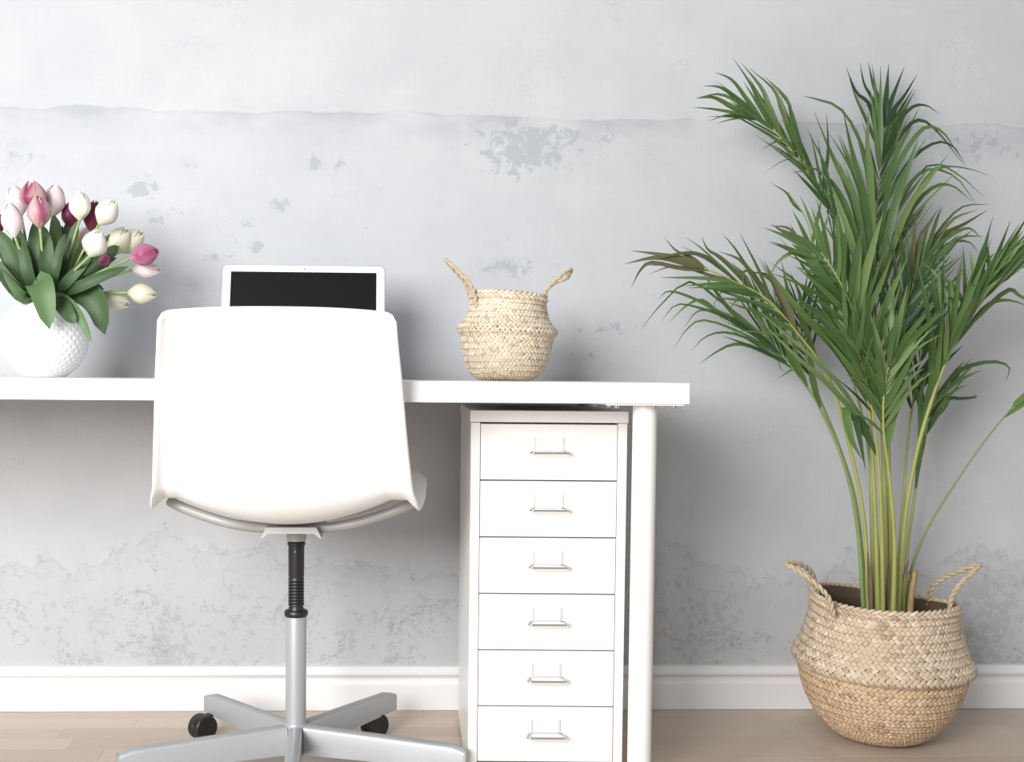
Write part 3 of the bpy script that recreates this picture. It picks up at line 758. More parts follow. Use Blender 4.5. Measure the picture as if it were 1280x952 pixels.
TULIPS = [  # px, py, width px, height px, direction (dx, dy), Y, material, openness, label, leaf specs [(points px), width px, light?]
 (49, 264, 28, 40, (0, -1), -0.375, 'p_pink', 0.55, 'pink tulip with cream flamed petals, frontmost above the upright stem at the left'),
 (42, 245, 33, 38, (-0.05, -1), -0.33, 'p_flame', 0.60, 'tulip with dark purple petal edges, topmost right behind the pink flamed tulip'),
 (21, 250, 27, 38, (-0.25, -1), -0.29, 'p_blush', 0.60, 'pale blush tulip to the left of the dark-edged one'),
 (15, 274, 26, 44, (-0.12, -1), -0.37, 'p_blush', 0.35, 'large closed blush tulip at the far left, low in front'),
 (68, 250, 26, 40, (0.18, -1), -0.29, 'p_blush', 0.75, 'open pale blush tulip right behind the pink flamed tulip'),
 (100, 256, 26, 38, (0.05, -1), -0.33, 'p_white', 0.45, 'upright white tulip at the top, between two dark tulips'),
 (87, 269, 20, 32, (-0.15, -1), -0.27, 'p_dark', 0.4, 'dark maroon tulip half hidden left of the upright white tulip'),
 (116, 269, 22, 38, (0.2, -1), -0.29, 'p_dark', 0.4, 'dark maroon tulip between the two upper white tulips'),
 (134, 265, 28, 36, (0.55, -0.83), -0.32, 'p_white', 0.45, 'white tulip leaning right at the upper right of the bouquet'),
 (119, 304, 31, 35, (0.4, -0.9), -0.38, 'p_white', 0.4, 'white tulip in front, low on a long bare slanting stem'),
 (148, 301, 30, 38, (0.6, -0.8), -0.26, 'p_cream', 0.6, 'cream tulip at the back right, below the leaning white tulip'),
 (164, 302, 27, 38, (0.75, -0.66), -0.24, 'p_cream', 0.75, 'open cream tulip at the back, just above the rose tulip'),
 (181, 318, 27, 37, (0.96, -0.26), -0.33, 'p_rose', 0.35, 'deep rose tulip pointing right at the right edge of the bouquet'),
 (184, 337, 22, 36, (1.0, 0.02), -0.28, 'p_blush', 0.4, 'blush tulip lying level directly under the rose tulip'),
 (178, 367, 25, 36, (1.0, 0.08), -0.30, 'p_cream', 0.35, 'pale cream tulip lowest at the far right, tip pointing right'),
 (145, 375, 27, 36, (0.95, 0.35), -0.27, 'p_cream', 0.4, 'pale cream drooping tulip beside the vase, left of the other low cream one'),
 (-6, 276, 20, 34, (-0.3, -1), -0.30, 'p_dark', 0.4, 'dark maroon tulip cut by the left edge of the frame'),
 (104, 299, 20, 32, (0.15, -1), -0.28, 'p_blush', 0.4, 'blush tulip half hidden behind the low white one'),
 (131, 325, 13, 20, (0.6, -0.8), -0.29, 'p_rose', 0.4, 'small rose bud among the leaves right of the middle'),
]
TLEAVES = [  # tulip index, [(px, py, Y)...], width px, light
 (3, [(44, 372, -.31), (22, 335, -.33), (8, 305, -.33), (-14, 285, -.33)], 26, 0),
 (16, [(40, 374, -.31), (14, 350, -.34), (-4, 335, -.35), (-26, 325, -.35)], 24, 0),
 (16, [(44, 376, -.32), (24, 366, -.36), (6, 345, -.37), (-8, 320, -.37)], 20, 0),
 (2, [(48, 372, -.30), (34, 335, -.31), (25, 305, -.31), (18, 278, -.30)], 21, 0),
 (3, [(49, 370, -.33), (37, 345, -.36), (30, 315, -.36), (20, 296, -.35)], 19, 0),
 (0, [(52, 370, -.32), (44, 335, -.34), (44, 300, -.34), (47, 272, -.32)], 22, 0),
 (0, [(55, 368, -.33), (58, 335, -.35), (58, 305, -.35), (52, 280, -.34)], 20, 0),
 (4, [(58, 370, -.30), (66, 330, -.30), (70, 298, -.30), (68, 268, -.29)], 23, 0),
 (6, [(60, 370, -.29), (76, 330, -.29), (84, 300, -.28), (86, 274, -.27)], 20, 0),
 (5, [(62, 370, -.31), (82, 330, -.32), (92, 300, -.32), (96, 276, -.32)], 20, 0),
 (7, [(64, 372, -.29), (90, 335, -.28), (108, 305, -.27), (112, 284, -.27)], 20, 0),
 (9, [(66, 374, -.32), (95, 345, -.34), (118, 318, -.34), (138, 292, -.33)], 19, 0),
 (8, [(66, 374, -.30), (98, 345, -.30), (130, 322, -.29), (149, 306, -.28)], 22, 0),
 (12, [(68, 378, -.33), (100, 358, -.35), (130, 345, -.35), (160, 333, -.34)], 16, 0),
 (10, [(66, 376, -.27), (95, 355, -.26), (120, 340, -.25), (142, 318, -.24)], 20, 0),
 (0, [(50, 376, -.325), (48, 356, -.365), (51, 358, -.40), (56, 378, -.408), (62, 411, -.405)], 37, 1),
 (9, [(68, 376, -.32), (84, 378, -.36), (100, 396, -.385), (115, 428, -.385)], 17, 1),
 (15, [(70, 374, -.30), (100, 362, -.32), (122, 380, -.335), (131, 418, -.335)], 40, 0),
 (8, [(66, 378, -.325), (78, 382, -.37), (86, 394, -.392), (94, 404, -.396)], 22, 0),
 (1, [(54, 372, -.31), (50, 335, -.31), (52, 300, -.31), (54, 280, -.31)], 16, 0),
 (4, [(57, 372, -.28), (63, 335, -.27), (75, 305, -.27), (78, 282, -.27)], 18, 0),
 (17, [(62, 372, -.28), (80, 340, -.27), (98, 320, -.26), (104, 296, -.26)], 18, 0),
 (18, [(64, 374, -.33), (86, 350, -.35), (104, 330, -.35), (116, 312, -.34)], 15, 0),
 (11, [(66, 376, -.28), (100, 350, -.27), (126, 330, -.26), (146, 322, -.25)], 15, 0),
 (2, [(46, 374, -.28), (26, 345, -.27), (10, 325, -.27), (-4, 300, -.27)], 20, 0),
 (3, [(46, 378, -.33), (30, 372, -.36), (14, 356, -.37), (0, 335, -.37)], 18, 0),
 (5, [(60, 370, -.33), (70, 340, -.355), (76, 310, -.35), (82, 292, -.34)], 15, 0),
 (14, [(66, 376, -.28), (90, 360, -.27), (112, 356, -.26), (130, 362, -.26)], 16, 0),
]
TO = []
for i, (px, py, wp, hp_, (dx, dy), Y, mat, op, lab) in enumerate(TULIPS):
    sc = (Y-CAM.y)/F_PX
    Rr, H = wp*sc/2*1.02, hp_*sc
    d3 = Vector((dx, random.uniform(-0.15, 0.05) if abs(dx) < 0.5 else 0.0, -dy)).normalized()
    ctr = at(px, py, Y); hb_ = ctr-d3*(H*0.5)
    ang = 2.4*i; rad = 0.027*math.sqrt((i+0.5)/len(TULIPS))
    foot = Vector((VX+0.55*rad*math.cos(ang)*1.2, VY+0.55*rad*math.sin(ang), DT+0.020+0.004*(i % 4)))
    mouth = Vector((VX+rad*0.9*math.cos(ang), VY+rad*0.9*math.sin(ang), DT+zt+0.004))
    # keep the mouth point on the side the flower leans to
    lean = (hb_-Vector((VX, VY, hb_.z))); lean.z = 0
    mouth = Vector((VX, VY, DT+zt+0.002))+lean.normalized()*min(0.024, lean.length*0.3+0.004)+Vector((0.005*math.cos(ang), 0.005*math.sin(ang), 0))
    root = thing('tulip', lab, 'tulip', foot, 0, 'tulips in the white vase'); TO.append(root)
    L = (hb_-mouth).length
    path = [foot, foot.lerp(mouth, 0.5), mouth, mouth+(hb_-mouth)*0.5+Vector((0, 0, 0.03*L)), hb_+d3*0.002]
    MB().tube(spline(path, 26), 0.0026, 8).world('stem', M['stem_g'], root, True)
    po, pi_ = petals_for(mat, Rr, H, op*0.42)
    rq = d3.to_track_quat('Z', 'Y').to_matrix().to_4x4(); tl = hb_-foot
    a0 = 2.1*i + (0.3 if mat in ('p_pink',) else 0)
    if i == 0: a0 = 0
    for k in range(3):
        put('petal', po, root, mtx=Matrix.Translation(tl) @ rq @ Matrix.Rotation(a0+2*PI*k/3, 4, 'Z'))
        put('petal', pi_, root, mtx=Matrix.Translation(tl) @ rq @ Matrix.Rotation(a0+PI/3+2*PI*k/3, 4, 'Z'))
for i, pts, wp, lite in TLEAVES:
    P = [at(*p) for p in pts]
    inside = Vector((VX+(P[0].x-VX)*0.5, VY+(P[0].y-VY)*0.5, DT+0.10)); 
    P[0] = Vector((VX+max(-0.022, min(0.022, P[0].x-VX)), VY+max(-0.018, min(0.018, P[0].y-VY)), DT+zt+0.001))
    P = [inside]+P
    wd = wp*0.9*(pts[1][2]-CAM.y)/F_PX
    rws = leaf_geo(P, wd, Vector((0.25*(-1 if i % 2 else 1), -1, 0.15)), 13, 0.30, 'tulip', 0.0, 5)
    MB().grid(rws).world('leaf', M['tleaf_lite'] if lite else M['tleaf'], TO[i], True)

# ------------------------------------------------------------------ areca palm
palm = thing('areca_palm', 'tall green palm with arching feathery fronds growing out of the woven floor basket', 'plant', (BL.x, BL.y, 0.236))
rl = random.Random(11); LEAFLETS = []
def frond(path, r_base, r_tip, leaves, autos, mat='palm', stalk='rachis'):
    """path: stalk through photograph points (px,py,y). leaves: [(t, [(px,py,y)...], width px, mat?)]. autos: procedural leaflets along the stalk"""
    P = spline([at(*p) for p in path], 60); P = [clampwall(p) for p in P]
    rad = [r_base+(r_tip-r_base)*(i/59)**0.8 for i in range(60)]
    fr = MB().tube(P, rad, 8).world('frond', M[stalk], palm, True)
    def at_t(t): x = t*59; k = min(58, int(x)); return P[k].lerp(P[k+1], x-k), (P[k+1]-P[k]).normalized()
    for lf in leaves:
        t, pts, wp = lf[:3]; mt = lf[3] if len(lf) > 3 else mat
        W = [clampwall(at(*q)) for q in pts]; best = None
        for i in range(18, 60):                            # leave the stalk at a shallow angle
            tg = (P[min(i+1, 59)]-P[max(i-1, 0)]).normalized(); dv = W[0]-P[i]
            if dv.length < 1e-4: continue
            cost = abs(math.degrees(dv.angle(tg))-16)/16+dv.length/0.12+abs(i/59-t)*1.5
            if best is None or cost < best[0]: best = (cost, i)
        Q = [P[best[1]]]+W
        rws = leaf_geo(Q, wp*1.32e-3, Vector((rl.uniform(-.4, .4), -1, rl.uniform(-.1, .5))), 11, 0.22, 'palm')
        LEAFLETS.append(((Q[-1]-Q[0]).length*wp*1.6, rws, mt, fr))
    for au in autos:
        t0, t1, n, L0, L1, angL, angR, droop, wp = au[:9]; mt = au[9] if len(au) > 9 else mat; dy = au[10] if len(au) > 10 else 0.0
        n = round(n*1.45)
        for i in range(n):
            side = 1 if i % 2 else -1
            f = i/max(1, n-1); t = t0+(t1-t0)*f; p0, tg = at_t(t)
            Nv = Vector((0.0, -1, 0.12)); S = Nv.cross(tg).normalized()*-1     # to the right of the stalk as seen in the photo
            a = math.radians((angR if side > 0 else angL)*rl.uniform(0.65, 1.3))*(1.0-0.35*f)
            L = (L0+(L1-L0)*f)*rl.uniform(0.85, 1.35)
            d = (tg*math.cos(a)+S*(side*math.sin(a))+Vector((0, dy+rl.uniform(-0.35, 0.22), 0))).normalized()
            Q = []
            for k in range(5):
                s = k/4; Q.append(clampwall(p0+d*(L*s)+Vector((0, 0, -1))*(L*droop*rl.uniform(0.9, 1.1)*s*s)))
            rws = leaf_geo(Q, wp*0.96e-3*rl.uniform(0.7, 1.25), Vector((rl.uniform(-.5, .5), -1, rl.uniform(0, .6))), 8, 0.22, 'palm', rl.uniform(-0.5, 0.5))
            LEAFLETS.append((L*wp, rws, mt, fr))
B0 = BL.y
# A: arches to the upper left
frond([(1092, 772, B0), (1090, 640, B0+.02), (1086, 500, B0+.04), (1072, 370, B0+.05), (1050, 290, B0+.05), (1015, 222, B0+.03), (965, 160, B0+.01), (935, 142, B0)], .0058, .0011,
  [(.995, [(915, 134, B0), (892, 122, B0), (869, 123, B0)], 9), (.985, [(925, 130, B0-.01), (900, 118, B0-.01), (872, 122, B0-.01)], 7),
   (.98, [(925, 128, B0), (902, 110, B0), (878, 107, B0)], 8), (.97, [(934, 125, B0), (915, 100, B0), (893, 90, B0)], 7), (.95, [(950, 130, B0), (938, 105, B0), (916, 72, B0)], 8),
   (.93, [(962, 135, B0), (952, 110, B0), (926, 78, B0)], 9), (.90, [(978, 140, B0), (967, 112, B0), (935, 84, B0)], 7), (.87, [(992, 165, B0), (984, 125, B0), (955, 95, B0)], 8),
   (.84, [(995, 160, B0), (985, 130, B0), (960, 100, B0)], 7), (.97, [(930, 145, B0), (908, 144, B0), (884, 152, B0)], 5), (.95, [(940, 147, B0), (915, 149, B0), (893, 155, B0)], 4),
   (.89, [(985, 177, B0), (970, 177, B0), (952, 187, B0)], 5), (.86, [(1000, 190, B0), (985, 192, B0), (975, 190, B0)], 3), (.80, [(1010, 210, B0), (985, 199, B0), (955, 216, B0)], 3),
   (.78, [(1020, 230, B0), (1005, 215, B0), (988, 216, B0)], 4), (.74, [(1035, 262, B0), (1040, 290, B0), (1044, 312, B0)], 3, 'palm_brown'),
   (.60, [(1055, 320, B0), (1040, 255, B0), (1010, 215, B0)], 13), (.58, [(1070, 330, B0-.02), (1050, 260, B0-.02), (1022, 205, B0-.02)], 12, 'palm_lite'),
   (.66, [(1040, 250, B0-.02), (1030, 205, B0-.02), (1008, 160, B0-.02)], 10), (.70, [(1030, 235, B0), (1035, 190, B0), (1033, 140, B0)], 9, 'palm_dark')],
  [(.62, .93, 16, .15, .13, 20, 20, .08, 8)])
# B: tall upright, close to the wall at its tip
frond([(1108, 772, B0-.01), (1106, 620, B0+.01), (1100, 480, B0+.04), (1093, 370, B0+.07), (1095, 270, B0+.11), (1102, 190, B0+.14), (1106, 160, B0+.15)], .0058, .001,
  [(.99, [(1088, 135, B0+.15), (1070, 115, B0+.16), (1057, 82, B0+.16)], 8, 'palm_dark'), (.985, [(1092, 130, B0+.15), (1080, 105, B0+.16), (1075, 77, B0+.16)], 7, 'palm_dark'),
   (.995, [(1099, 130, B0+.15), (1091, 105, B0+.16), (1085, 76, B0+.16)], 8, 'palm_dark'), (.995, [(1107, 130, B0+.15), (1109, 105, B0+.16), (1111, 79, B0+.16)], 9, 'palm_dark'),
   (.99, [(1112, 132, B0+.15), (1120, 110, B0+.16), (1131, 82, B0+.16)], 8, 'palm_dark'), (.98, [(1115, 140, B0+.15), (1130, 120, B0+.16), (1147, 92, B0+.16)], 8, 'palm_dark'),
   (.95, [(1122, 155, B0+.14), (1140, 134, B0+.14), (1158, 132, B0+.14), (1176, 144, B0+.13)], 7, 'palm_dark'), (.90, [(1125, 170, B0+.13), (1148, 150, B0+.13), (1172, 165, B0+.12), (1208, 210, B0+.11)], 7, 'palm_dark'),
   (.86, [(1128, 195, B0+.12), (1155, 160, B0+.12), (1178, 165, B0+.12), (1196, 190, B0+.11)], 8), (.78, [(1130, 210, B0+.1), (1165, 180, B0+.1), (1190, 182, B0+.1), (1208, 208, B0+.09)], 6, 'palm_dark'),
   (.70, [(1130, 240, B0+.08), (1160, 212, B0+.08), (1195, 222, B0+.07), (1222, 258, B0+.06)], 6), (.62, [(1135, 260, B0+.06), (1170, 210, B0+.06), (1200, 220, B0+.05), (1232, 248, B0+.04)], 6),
   (.60, [(1135, 270, B0+.05), (1165, 235, B0+.05), (1190, 232, B0+.05), (1215, 252, B0+.04)], 7), (.56, [(1130, 270, B0+.03), (1160, 225, B0+.03), (1186, 192, B0+.02)], 11, 'palm_lite'),
   (.60, [(1115, 270, B0+.03), (1135, 210, B0+.03), (1149, 170, B0+.02)], 13), (.66, [(1110, 230, B0+.05), (1120, 190, B0+.05), (1123, 152, B0+.04)], 11),
   (.64, [(1088, 230, B0+.03), (1084, 180, B0+.03), (1086, 136, B0+.02)], 12, 'palm_lite'), (.62, [(1080, 250, B0+.03), (1065, 190, B0+.03), (1053, 135, B0+.02)], 11),
   (.6, [(1070, 255, B0+.02), (1050, 215, B0+.02), (1036, 185, B0+.02), (1017, 138, B0+.01)], 10), (.68, [(1078, 190, B0+.08), (1052, 138, B0+.08), (1020, 124, B0+.07), (1003, 120, B0+.07)], 7),
   (.55, [(1068, 290, B0), (1048, 240, B0), (1025, 215, B0), (1000, 205, B0)], 10), (.66, [(1150, 215, B0+.08), (1185, 208, B0+.08), (1215, 212, B0+.07), (1243, 222, B0+.07)], 3, 'palm_dark')],
  [(.50, .88, 22, .23, .15, 26, 28, .06, 10), (.42, .6, 8, .26, .24, 30, 34, .12, 10, 'palm_lite')])
# C: front centre, light stalk, leaves fanning up
frond([(1098, 774, B0-.03), (1094, 640, B0-.05), (1087, 520, B0-.07), (1077, 440, B0-.09), (1062, 380, B0-.11), (1040, 335, B0-.13), (1015, 302, B0-.14)], .0055, .0012,
  [(.99, [(1000, 300, B0-.14), (985, 285, B0-.14), (962, 282, B0-.14)], 7, 'palm_brown'), (.97, [(1000, 302, B0-.13), (980, 290, B0-.13), (964, 280, B0-.13)], 8, 'palm_brown'),
   (.88, [(1035, 345, B0-.12), (1000, 315, B0-.12), (975, 325, B0-.11), (962, 345, B0-.1)], 9), (.84, [(1035, 360, B0-.13), (1010, 320, B0-.14), (990, 305, B0-.13)], 20),
   (.70, [(1080, 400, B0-.10), (1100, 355, B0-.12), (1116, 318, B0-.12)], 14, 'palm_lite'), (.66, [(1090, 425, B0-.10), (1112, 370, B0-.12), (1135, 320, B0-.12)], 15, 'palm_lite'),
   (.62, [(1090, 440, B0-.10), (1110, 400, B0-.12), (1127, 352, B0-.12)], 14, 'palm_lite'), (.74, [(1075, 370, B0-.11), (1090, 310, B0-.13), (1104, 265, B0-.13)], 15, 'palm_lite'),
   (.78, [(1066, 365, B0-.11), (1070, 320, B0-.13), (1078, 285, B0-.13)], 16), (.82, [(1052, 350, B0-.12), (1055, 310, B0-.14), (1058, 285, B0-.14)], 13),
   (.60, [(1050, 445, B0-.10), (1005, 395, B0-.12), (968, 350, B0-.12), (955, 325, B0-.12)], 16, 'palm_lite'), (.55, [(1040, 470, B0-.10), (990, 425, B0-.12), (945, 385, B0-.12)], 8, 'palm_lite'),
   (.50, [(1035, 480, B0-.10), (995, 445, B0-.12), (950, 400, B0-.12)], 8, 'palm_lite'), (.67, [(1040, 400, B0-.1), (1020, 355, B0-.12), (1000, 330, B0-.12)], 14)],
  [(.46, .92, 20, .17, .12, 34, 30, .10, 11)])
# D: low left frond with thin arching leaflets
frond([(1080, 772, B0-.01), (1072, 660, B0-.01), (1055, 580, B0-.01), (1025, 510, B0), (1000, 472, B0), (975, 440, B0), (948, 412, B0+.01)], .0050, .0011,
  [(.99, [(920, 395, B0), (895, 365, B0), (879, 341, B0)], 8), (.96, [(945, 390, B0), (935, 350, B0), (913, 327, B0)], 8), (.90, [(965, 410, B0), (952, 375, B0), (935, 340, B0)], 9),
   (.985, [(915, 400, B0), (875, 385, B0), (845, 381, B0), (826, 403, B0)], 5), (.97, [(905, 380, B0), (862, 352, B0), (825, 382, B0), (802, 411, B0)], 4), (.96, [(900, 390, B0), (860, 370, B0), (835, 364, B0), (823, 374, B0)], 5),
   (.95, [(920, 405, B0), (885, 388, B0), (868, 392, B0), (854, 412, B0)], 4), (.93, [(925, 415, B0), (880, 400, B0), (858, 412, B0), (841, 438, B0)], 4), (.90, [(940, 425, B0), (905, 415, B0), (880, 422, B0), (863, 440, B0)], 4),
   (.88, [(945, 435, B0), (918, 430, B0), (895, 440, B0), (874, 455, B0)], 6), (.98, [(900, 392, B0+.02), (878, 375, B0+.02), (858, 382, B0+.02), (834, 405, B0+.02)], 6), 
   (.84, [(985, 440, B0-.02), (978, 400, B0-.02), (965, 360, B0-.02)], 8), (.80, [(995, 450, B0-.02), (992, 415, B0-.02), (980, 375, B0-.02)], 9), (.76, [(1015, 470, B0-.02), (1012, 425, B0-.02), (1003, 385, B0-.02)], 10),
   (.82, [(975, 450, B0), (975, 458, B0), (981, 466, B0)], 3), (.78, [(990, 462, B0), (980, 468, B0), (970, 474, B0)], 3)],
  [(.72, .95, 8, .16, .12, 22, 20, .05, 7, 'palm_dark')], 'palm', 'rachis_g')
# E: drying frond to the far left
frond([(1086, 772, B0-.02), (1080, 650, B0-.03), (1060, 550, B0-.05), (1035, 470, B0-.06), (1000, 420, B0-.07), (960, 375, B0-.08), (915, 350, B0-.08), (880, 335, B0-.08)], .0050, .0012,
  [(.995, [(855, 328, B0-.08), (820, 322, B0-.08), (780, 330, B0-.08)], 12), (.99, [(860, 325, B0-.08), (825, 318, B0-.08), (788, 313, B0-.08)], 9), (.985, [(865, 322, B0-.08), (845, 313, B0-.08), (830, 296, B0-.08)], 5),
   (.99, [(850, 335, B0-.08), (815, 328, B0-.08), (800, 338, B0-.08), (789, 360, B0-.08)], 7), (.97, [(880, 336, B0-.08), (840, 333, B0-.08), (810, 343, B0-.08)], 4),
   (.94, [(905, 325, B0-.08), (885, 312, B0-.08), (877, 295, B0-.08)], 6), (.93, [(895, 330, B0-.09), (870, 317, B0-.09), (842, 318, B0-.09), (815, 325, B0-.09)], 8), (.95, [(890, 345, B0-.07), (850, 333, B0-.07), (805, 331, B0-.07)], 6),
   (.86, [(945, 350, B0-.08), (925, 325, B0-.08), (898, 314, B0-.08)], 8), (.82, [(955, 365, B0-.08), (940, 340, B0-.08), (928, 343, B0-.09), (934, 378, B0-.09)], 7), (.78, [(975, 375, B0-.08), (960, 345, B0-.08), (935, 340, B0-.08)], 10),
   (.76, [(985, 385, B0-.08), (968, 355, B0-.08), (950, 342, B0-.08)], 9), (.70, [(1003, 400, B0-.07), (1000, 370, B0-.07), (988, 340, B0-.07)], 9, 'palm'), (.84, [(930, 360, B0-.06), (905, 362, B0-.06), (893, 385, B0-.06), (917, 415, B0-.06)], 2),
   (.80, [(940, 375, B0-.06), (918, 378, B0-.06), (912, 395, B0-.06), (910, 422, B0-.06)], 2)],
  [(.55, .85, 14, .17, .12, 24, 24, .14, 9, 'palm')], 'palm_brown')
# F: dense frond arching out of frame to the right
frond([(1122, 774, B0-.03), (1130, 660, B0-.05), (1145, 570, B0-.07), (1168, 490, B0-.09), (1195, 425, B0-.11), (1230, 372, B0-.13), (1275, 335, B0-.15), (1320, 318, B0-.16)], .0055, .0014,
  [(.99, [(1330, 300, B0-.15), (1345, 330, B0-.15)], 9), (.55, [(1175, 420, B0-.08), (1178, 360, B0-.08), (1182, 300, B0-.08)], 10), (.50, [(1165, 440, B0-.08), (1160, 390, B0-.08), (1146, 325, B0-.08)], 12),
   (.70, [(1205, 380, B0-.12), (1225, 335, B0-.12), (1245, 315, B0-.12)], 9), (.75, [(1220, 370, B0-.12), (1245, 330, B0-.12), (1280, 303, B0-.12)], 11), (.80, [(1240, 350, B0-.12), (1262, 315, B0-.12), (1290, 298, B0-.12)], 12),
   (.78, [(1255, 365, B0-.1), (1275, 370, B0-.1), (1300, 385, B0-.1)], 7), (.72, [(1230, 385, B0-.1), (1258, 375, B0-.1), (1290, 384, B0-.1)], 7), (.85, [(1260, 340, B0-.14), (1275, 315, B0-.14), (1300, 305, B0-.14)], 13)],
  [(.46, .84, 26, .21, .16, 26, -9, .16, 13), (.50, .92, 20, .20, .15, 34, -14, .34, 12, 'palm_lite'), (.44, .7, 12, .19, .15, 20, -20, .14, 12, 'palm'), (.60, .9, 10, .16, .14, 44, -26, .55, 11, 'palm')])
# G: small right frond with narrow curled leaflets
frond([(1128, 772, B0-.01), (1134, 690, B0), (1146, 600, B0+.01), (1158, 530, B0+.01), (1172, 490, B0+.01)], .0048, .0014,
  [(.98, [(1190, 470, B0), (1215, 456, B0), (1245, 452, B0), (1262, 460, B0), (1256, 478, B0)], 7), (.95, [(1185, 485, B0), (1205, 472, B0), (1228, 462, B0)], 8), (.93, [(1180, 500, B0), (1200, 498, B0), (1220, 496, B0), (1216, 492, B0)], 6, 'palm_dark'),
   (.88, [(1175, 510, B0), (1190, 490, B0), (1210, 480, B0)], 9), (.84, [(1165, 525, B0), (1180, 510, B0), (1190, 495, B0)], 9), (.80, [(1155, 530, B0-.02), (1160, 490, B0-.02), (1172, 450, B0-.02)], 11), (.76, [(1150, 550, B0-.02), (1150, 500, B0-.02), (1160, 460, B0-.02)], 12)],
  [(.72, .97, 10, .13, .10, 20, 22, .10, 9)])
# H: thin stalk leaning out to the right edge
frond([(1134, 772, B0+.02), (1138, 716, B0+.02), (1160, 660, B0+.02), (1190, 610, B0+.02), (1230, 552, B0+.01), (1266, 508, B0)], .0034, .0016,
  [(.99, [(1275, 500, B0), (1290, 485, B0), (1320, 460, B0)], 9, 'palm_lite'), (.97, [(1285, 500, B0), (1305, 485, B0), (1330, 470, B0)], 8, 'palm_lite')], [], 'palm', 'rachis_g')
# I: behind the centre, leaning right, partly dry tips
frond([(1114, 774, B0), (1112, 640, B0+.01), (1112, 520, B0+.02), (1122, 430, B0+.03), (1140, 360, B0+.03), (1160, 315, B0+.03)], .0052, .0012,
  [(.99, [(1175, 295, B0+.03), (1205, 280, B0+.03), (1235, 262, B0+.03)], 8, 'palm_brown'), (.97, [(1180, 300, B0+.02), (1210, 285, B0+.02), (1228, 300, B0+.02)], 7), (.94, [(1165, 310, B0+.03), (1190, 275, B0+.03), (1222, 262, B0+.03)], 8),
   (.92, [(1150, 300, B0+.02), (1160, 282, B0+.02), (1172, 262, B0+.02)], 9, 'palm_brown'), (.88, [(1140, 320, B0+.01), (1143, 290, B0+.01), (1145, 262, B0+.01)], 9, 'palm_brown'), (.86, [(1160, 330, B0+.02), (1185, 305, B0+.02), (1210, 302, B0+.02), (1225, 318, B0+.02)], 7),
   (.82, [(1155, 350, B0+.02), (1195, 300, B0+.02), (1230, 295, B0+.02)], 8), (.90, [(1165, 300, B0+.04), (1200, 260, B0+.04), (1240, 255, B0+.04)], 5, 'palm_brown')],
  [(.56, .95, 20, .18, .12, 30, 32, .10, 10), (.5, .75, 10, .16, .14, 20, 20, .05, 12, 'palm_dark')])
# J: short front fronds low in the middle
frond([(1104, 775, B0-.05), (1102, 660, B0-.07), (1098, 580, B0-.08), (1090, 510, B0-.10), (1075, 450, B0-.11), (1055, 410, B0-.12)], .0052, .0014,
  [(.80, [(1060, 510, B0-.1), (1063, 545, B0-.1), (1078, 575, B0-.1)], 15, 'palm'), (.76, [(1070, 520, B0-.1), (1075, 550, B0-.1), (1082, 588, B0-.1)], 12, 'palm_dark')],
  [(.58, .97, 18, .16, .13, 28, 30, .10, 12), (.62, .85, 8, .15, .12, 20, 20, .08, 12, 'palm_lite')])
frond([(1116, 776, B0-.06), (1118, 680, B0-.07), (1112, 600, B0-.08), (1104, 530, B0-.10), (1108, 470, B0-.12), (1122, 430, B0-.13)], .0056, .0014,
  [(.70, [(1115, 520, B0-.1), (1130, 490, B0-.12), (1142, 455, B0-.12)], 15, 'palm_lite'), (.74, [(1110, 510, B0-.1), (1122, 470, B0-.12), (1135, 448, B0-.12)], 14, 'palm')],
  [(.60, .97, 16, .15, .12, 26, 28, .10, 12), (.56, .8, 8, .14, .13, 36, 40, .2, 11, 'palm_lite')])
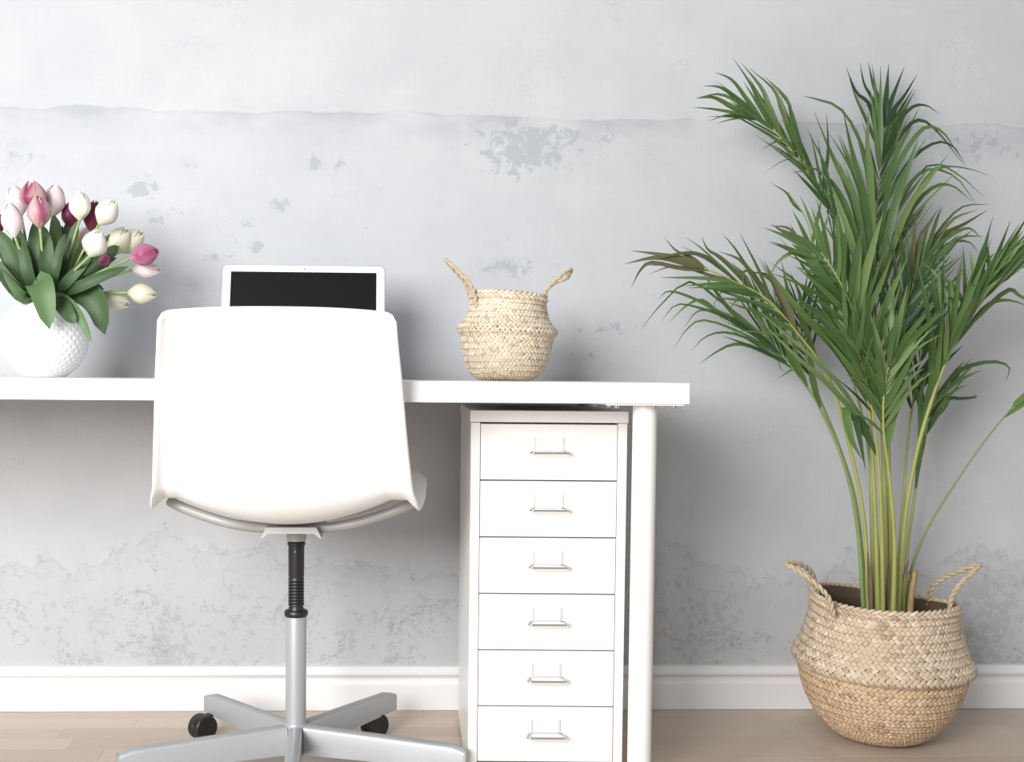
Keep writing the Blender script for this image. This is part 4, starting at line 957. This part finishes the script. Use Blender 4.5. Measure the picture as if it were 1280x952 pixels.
# K: left-leaning back stalks
frond([(1084, 772, B0+.03), (1072, 640, B0+.04), (1050, 560, B0+.05), (1018, 480, B0+.06), (1003, 420, B0+.06), (998, 380, B0+.05)], .0042, .0012,
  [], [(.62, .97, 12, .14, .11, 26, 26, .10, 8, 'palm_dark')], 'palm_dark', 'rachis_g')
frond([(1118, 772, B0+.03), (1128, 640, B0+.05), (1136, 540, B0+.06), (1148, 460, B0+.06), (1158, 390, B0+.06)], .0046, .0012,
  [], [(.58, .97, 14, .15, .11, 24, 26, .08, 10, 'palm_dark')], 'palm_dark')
frond([(1102, 772, B0+.03), (1094, 640, B0+.03), (1082, 540, B0+.03), (1064, 470, B0+.02), (1042, 415, B0+.01), (1022, 350, B0), (1010, 280, B0), (985, 240, B0)], .0040, .0010,
  [(.985, [(992, 255, B0), (982, 240, B0), (962, 228, B0)], 5)], [(.5, .8, 10, .16, .12, 28, 24, .10, 8)], 'palm', 'rachis_g')
# the 290 largest leaflets are parts of their frond, the many small ones one part of the palm
LEAFLETS.sort(key=lambda e: -e[0])
for _, rws, mt, fr in LEAFLETS[:290]: MB().grid(rws).world('leaflet', M[mt], fr, True)
small = MB(); mats_ = []; fm = []
for _, rws, mt, fr in LEAFLETS[290:]:
    if mt not in mats_: mats_.append(mt)
    n0 = len(small.F); small.grid(rws); fm += [mats_.index(mt)]*(len(small.F)-n0)
so_ = small.world('small_leaflets', M[mats_[0]], palm, True); so_['kind'] = 'stuff'
for mt in mats_[1:]: so_.data.materials.append(M[mt])
so_.data.polygons.foreach_set('material_index', fm)
# stub of a cut stem and dry sheaths
st = MB(); s0 = spline([at(1137, 776, B0-.02), at(1139, 745, B0-.02), at(1144, 712, B0-.02)], 10)
st.tube(s0, [.0068, .0068, .0067, .0066, .0064, .0062, .006, .0062, .0060, .0045], 10); o = st.world('cut_stem', M['stub'], palm, True); o['label'] = 'short cut brownish stem stub'
for a, b_, c_ in (((1088, 774), (1086, 720), (1084, 678)), ((1112, 774), (1110, 725), (1112, 690)), ((1136, 725), (1132, 712), (1137, 698)), ((1125, 776), (1124, 740), (1130, 716)), ((1108, 776), (1106, 740), (1102, 716))):
    pts = [at(*a, B0-.035), at(*b_, B0-.03), at(*c_, B0-.03)]
    MB().grid(leaf_geo(pts, 0.012, Vector((0.3, -1, 0)), 8, 0.3, 'palm')).world('dry_sheath', M['sheath'], palm, True)
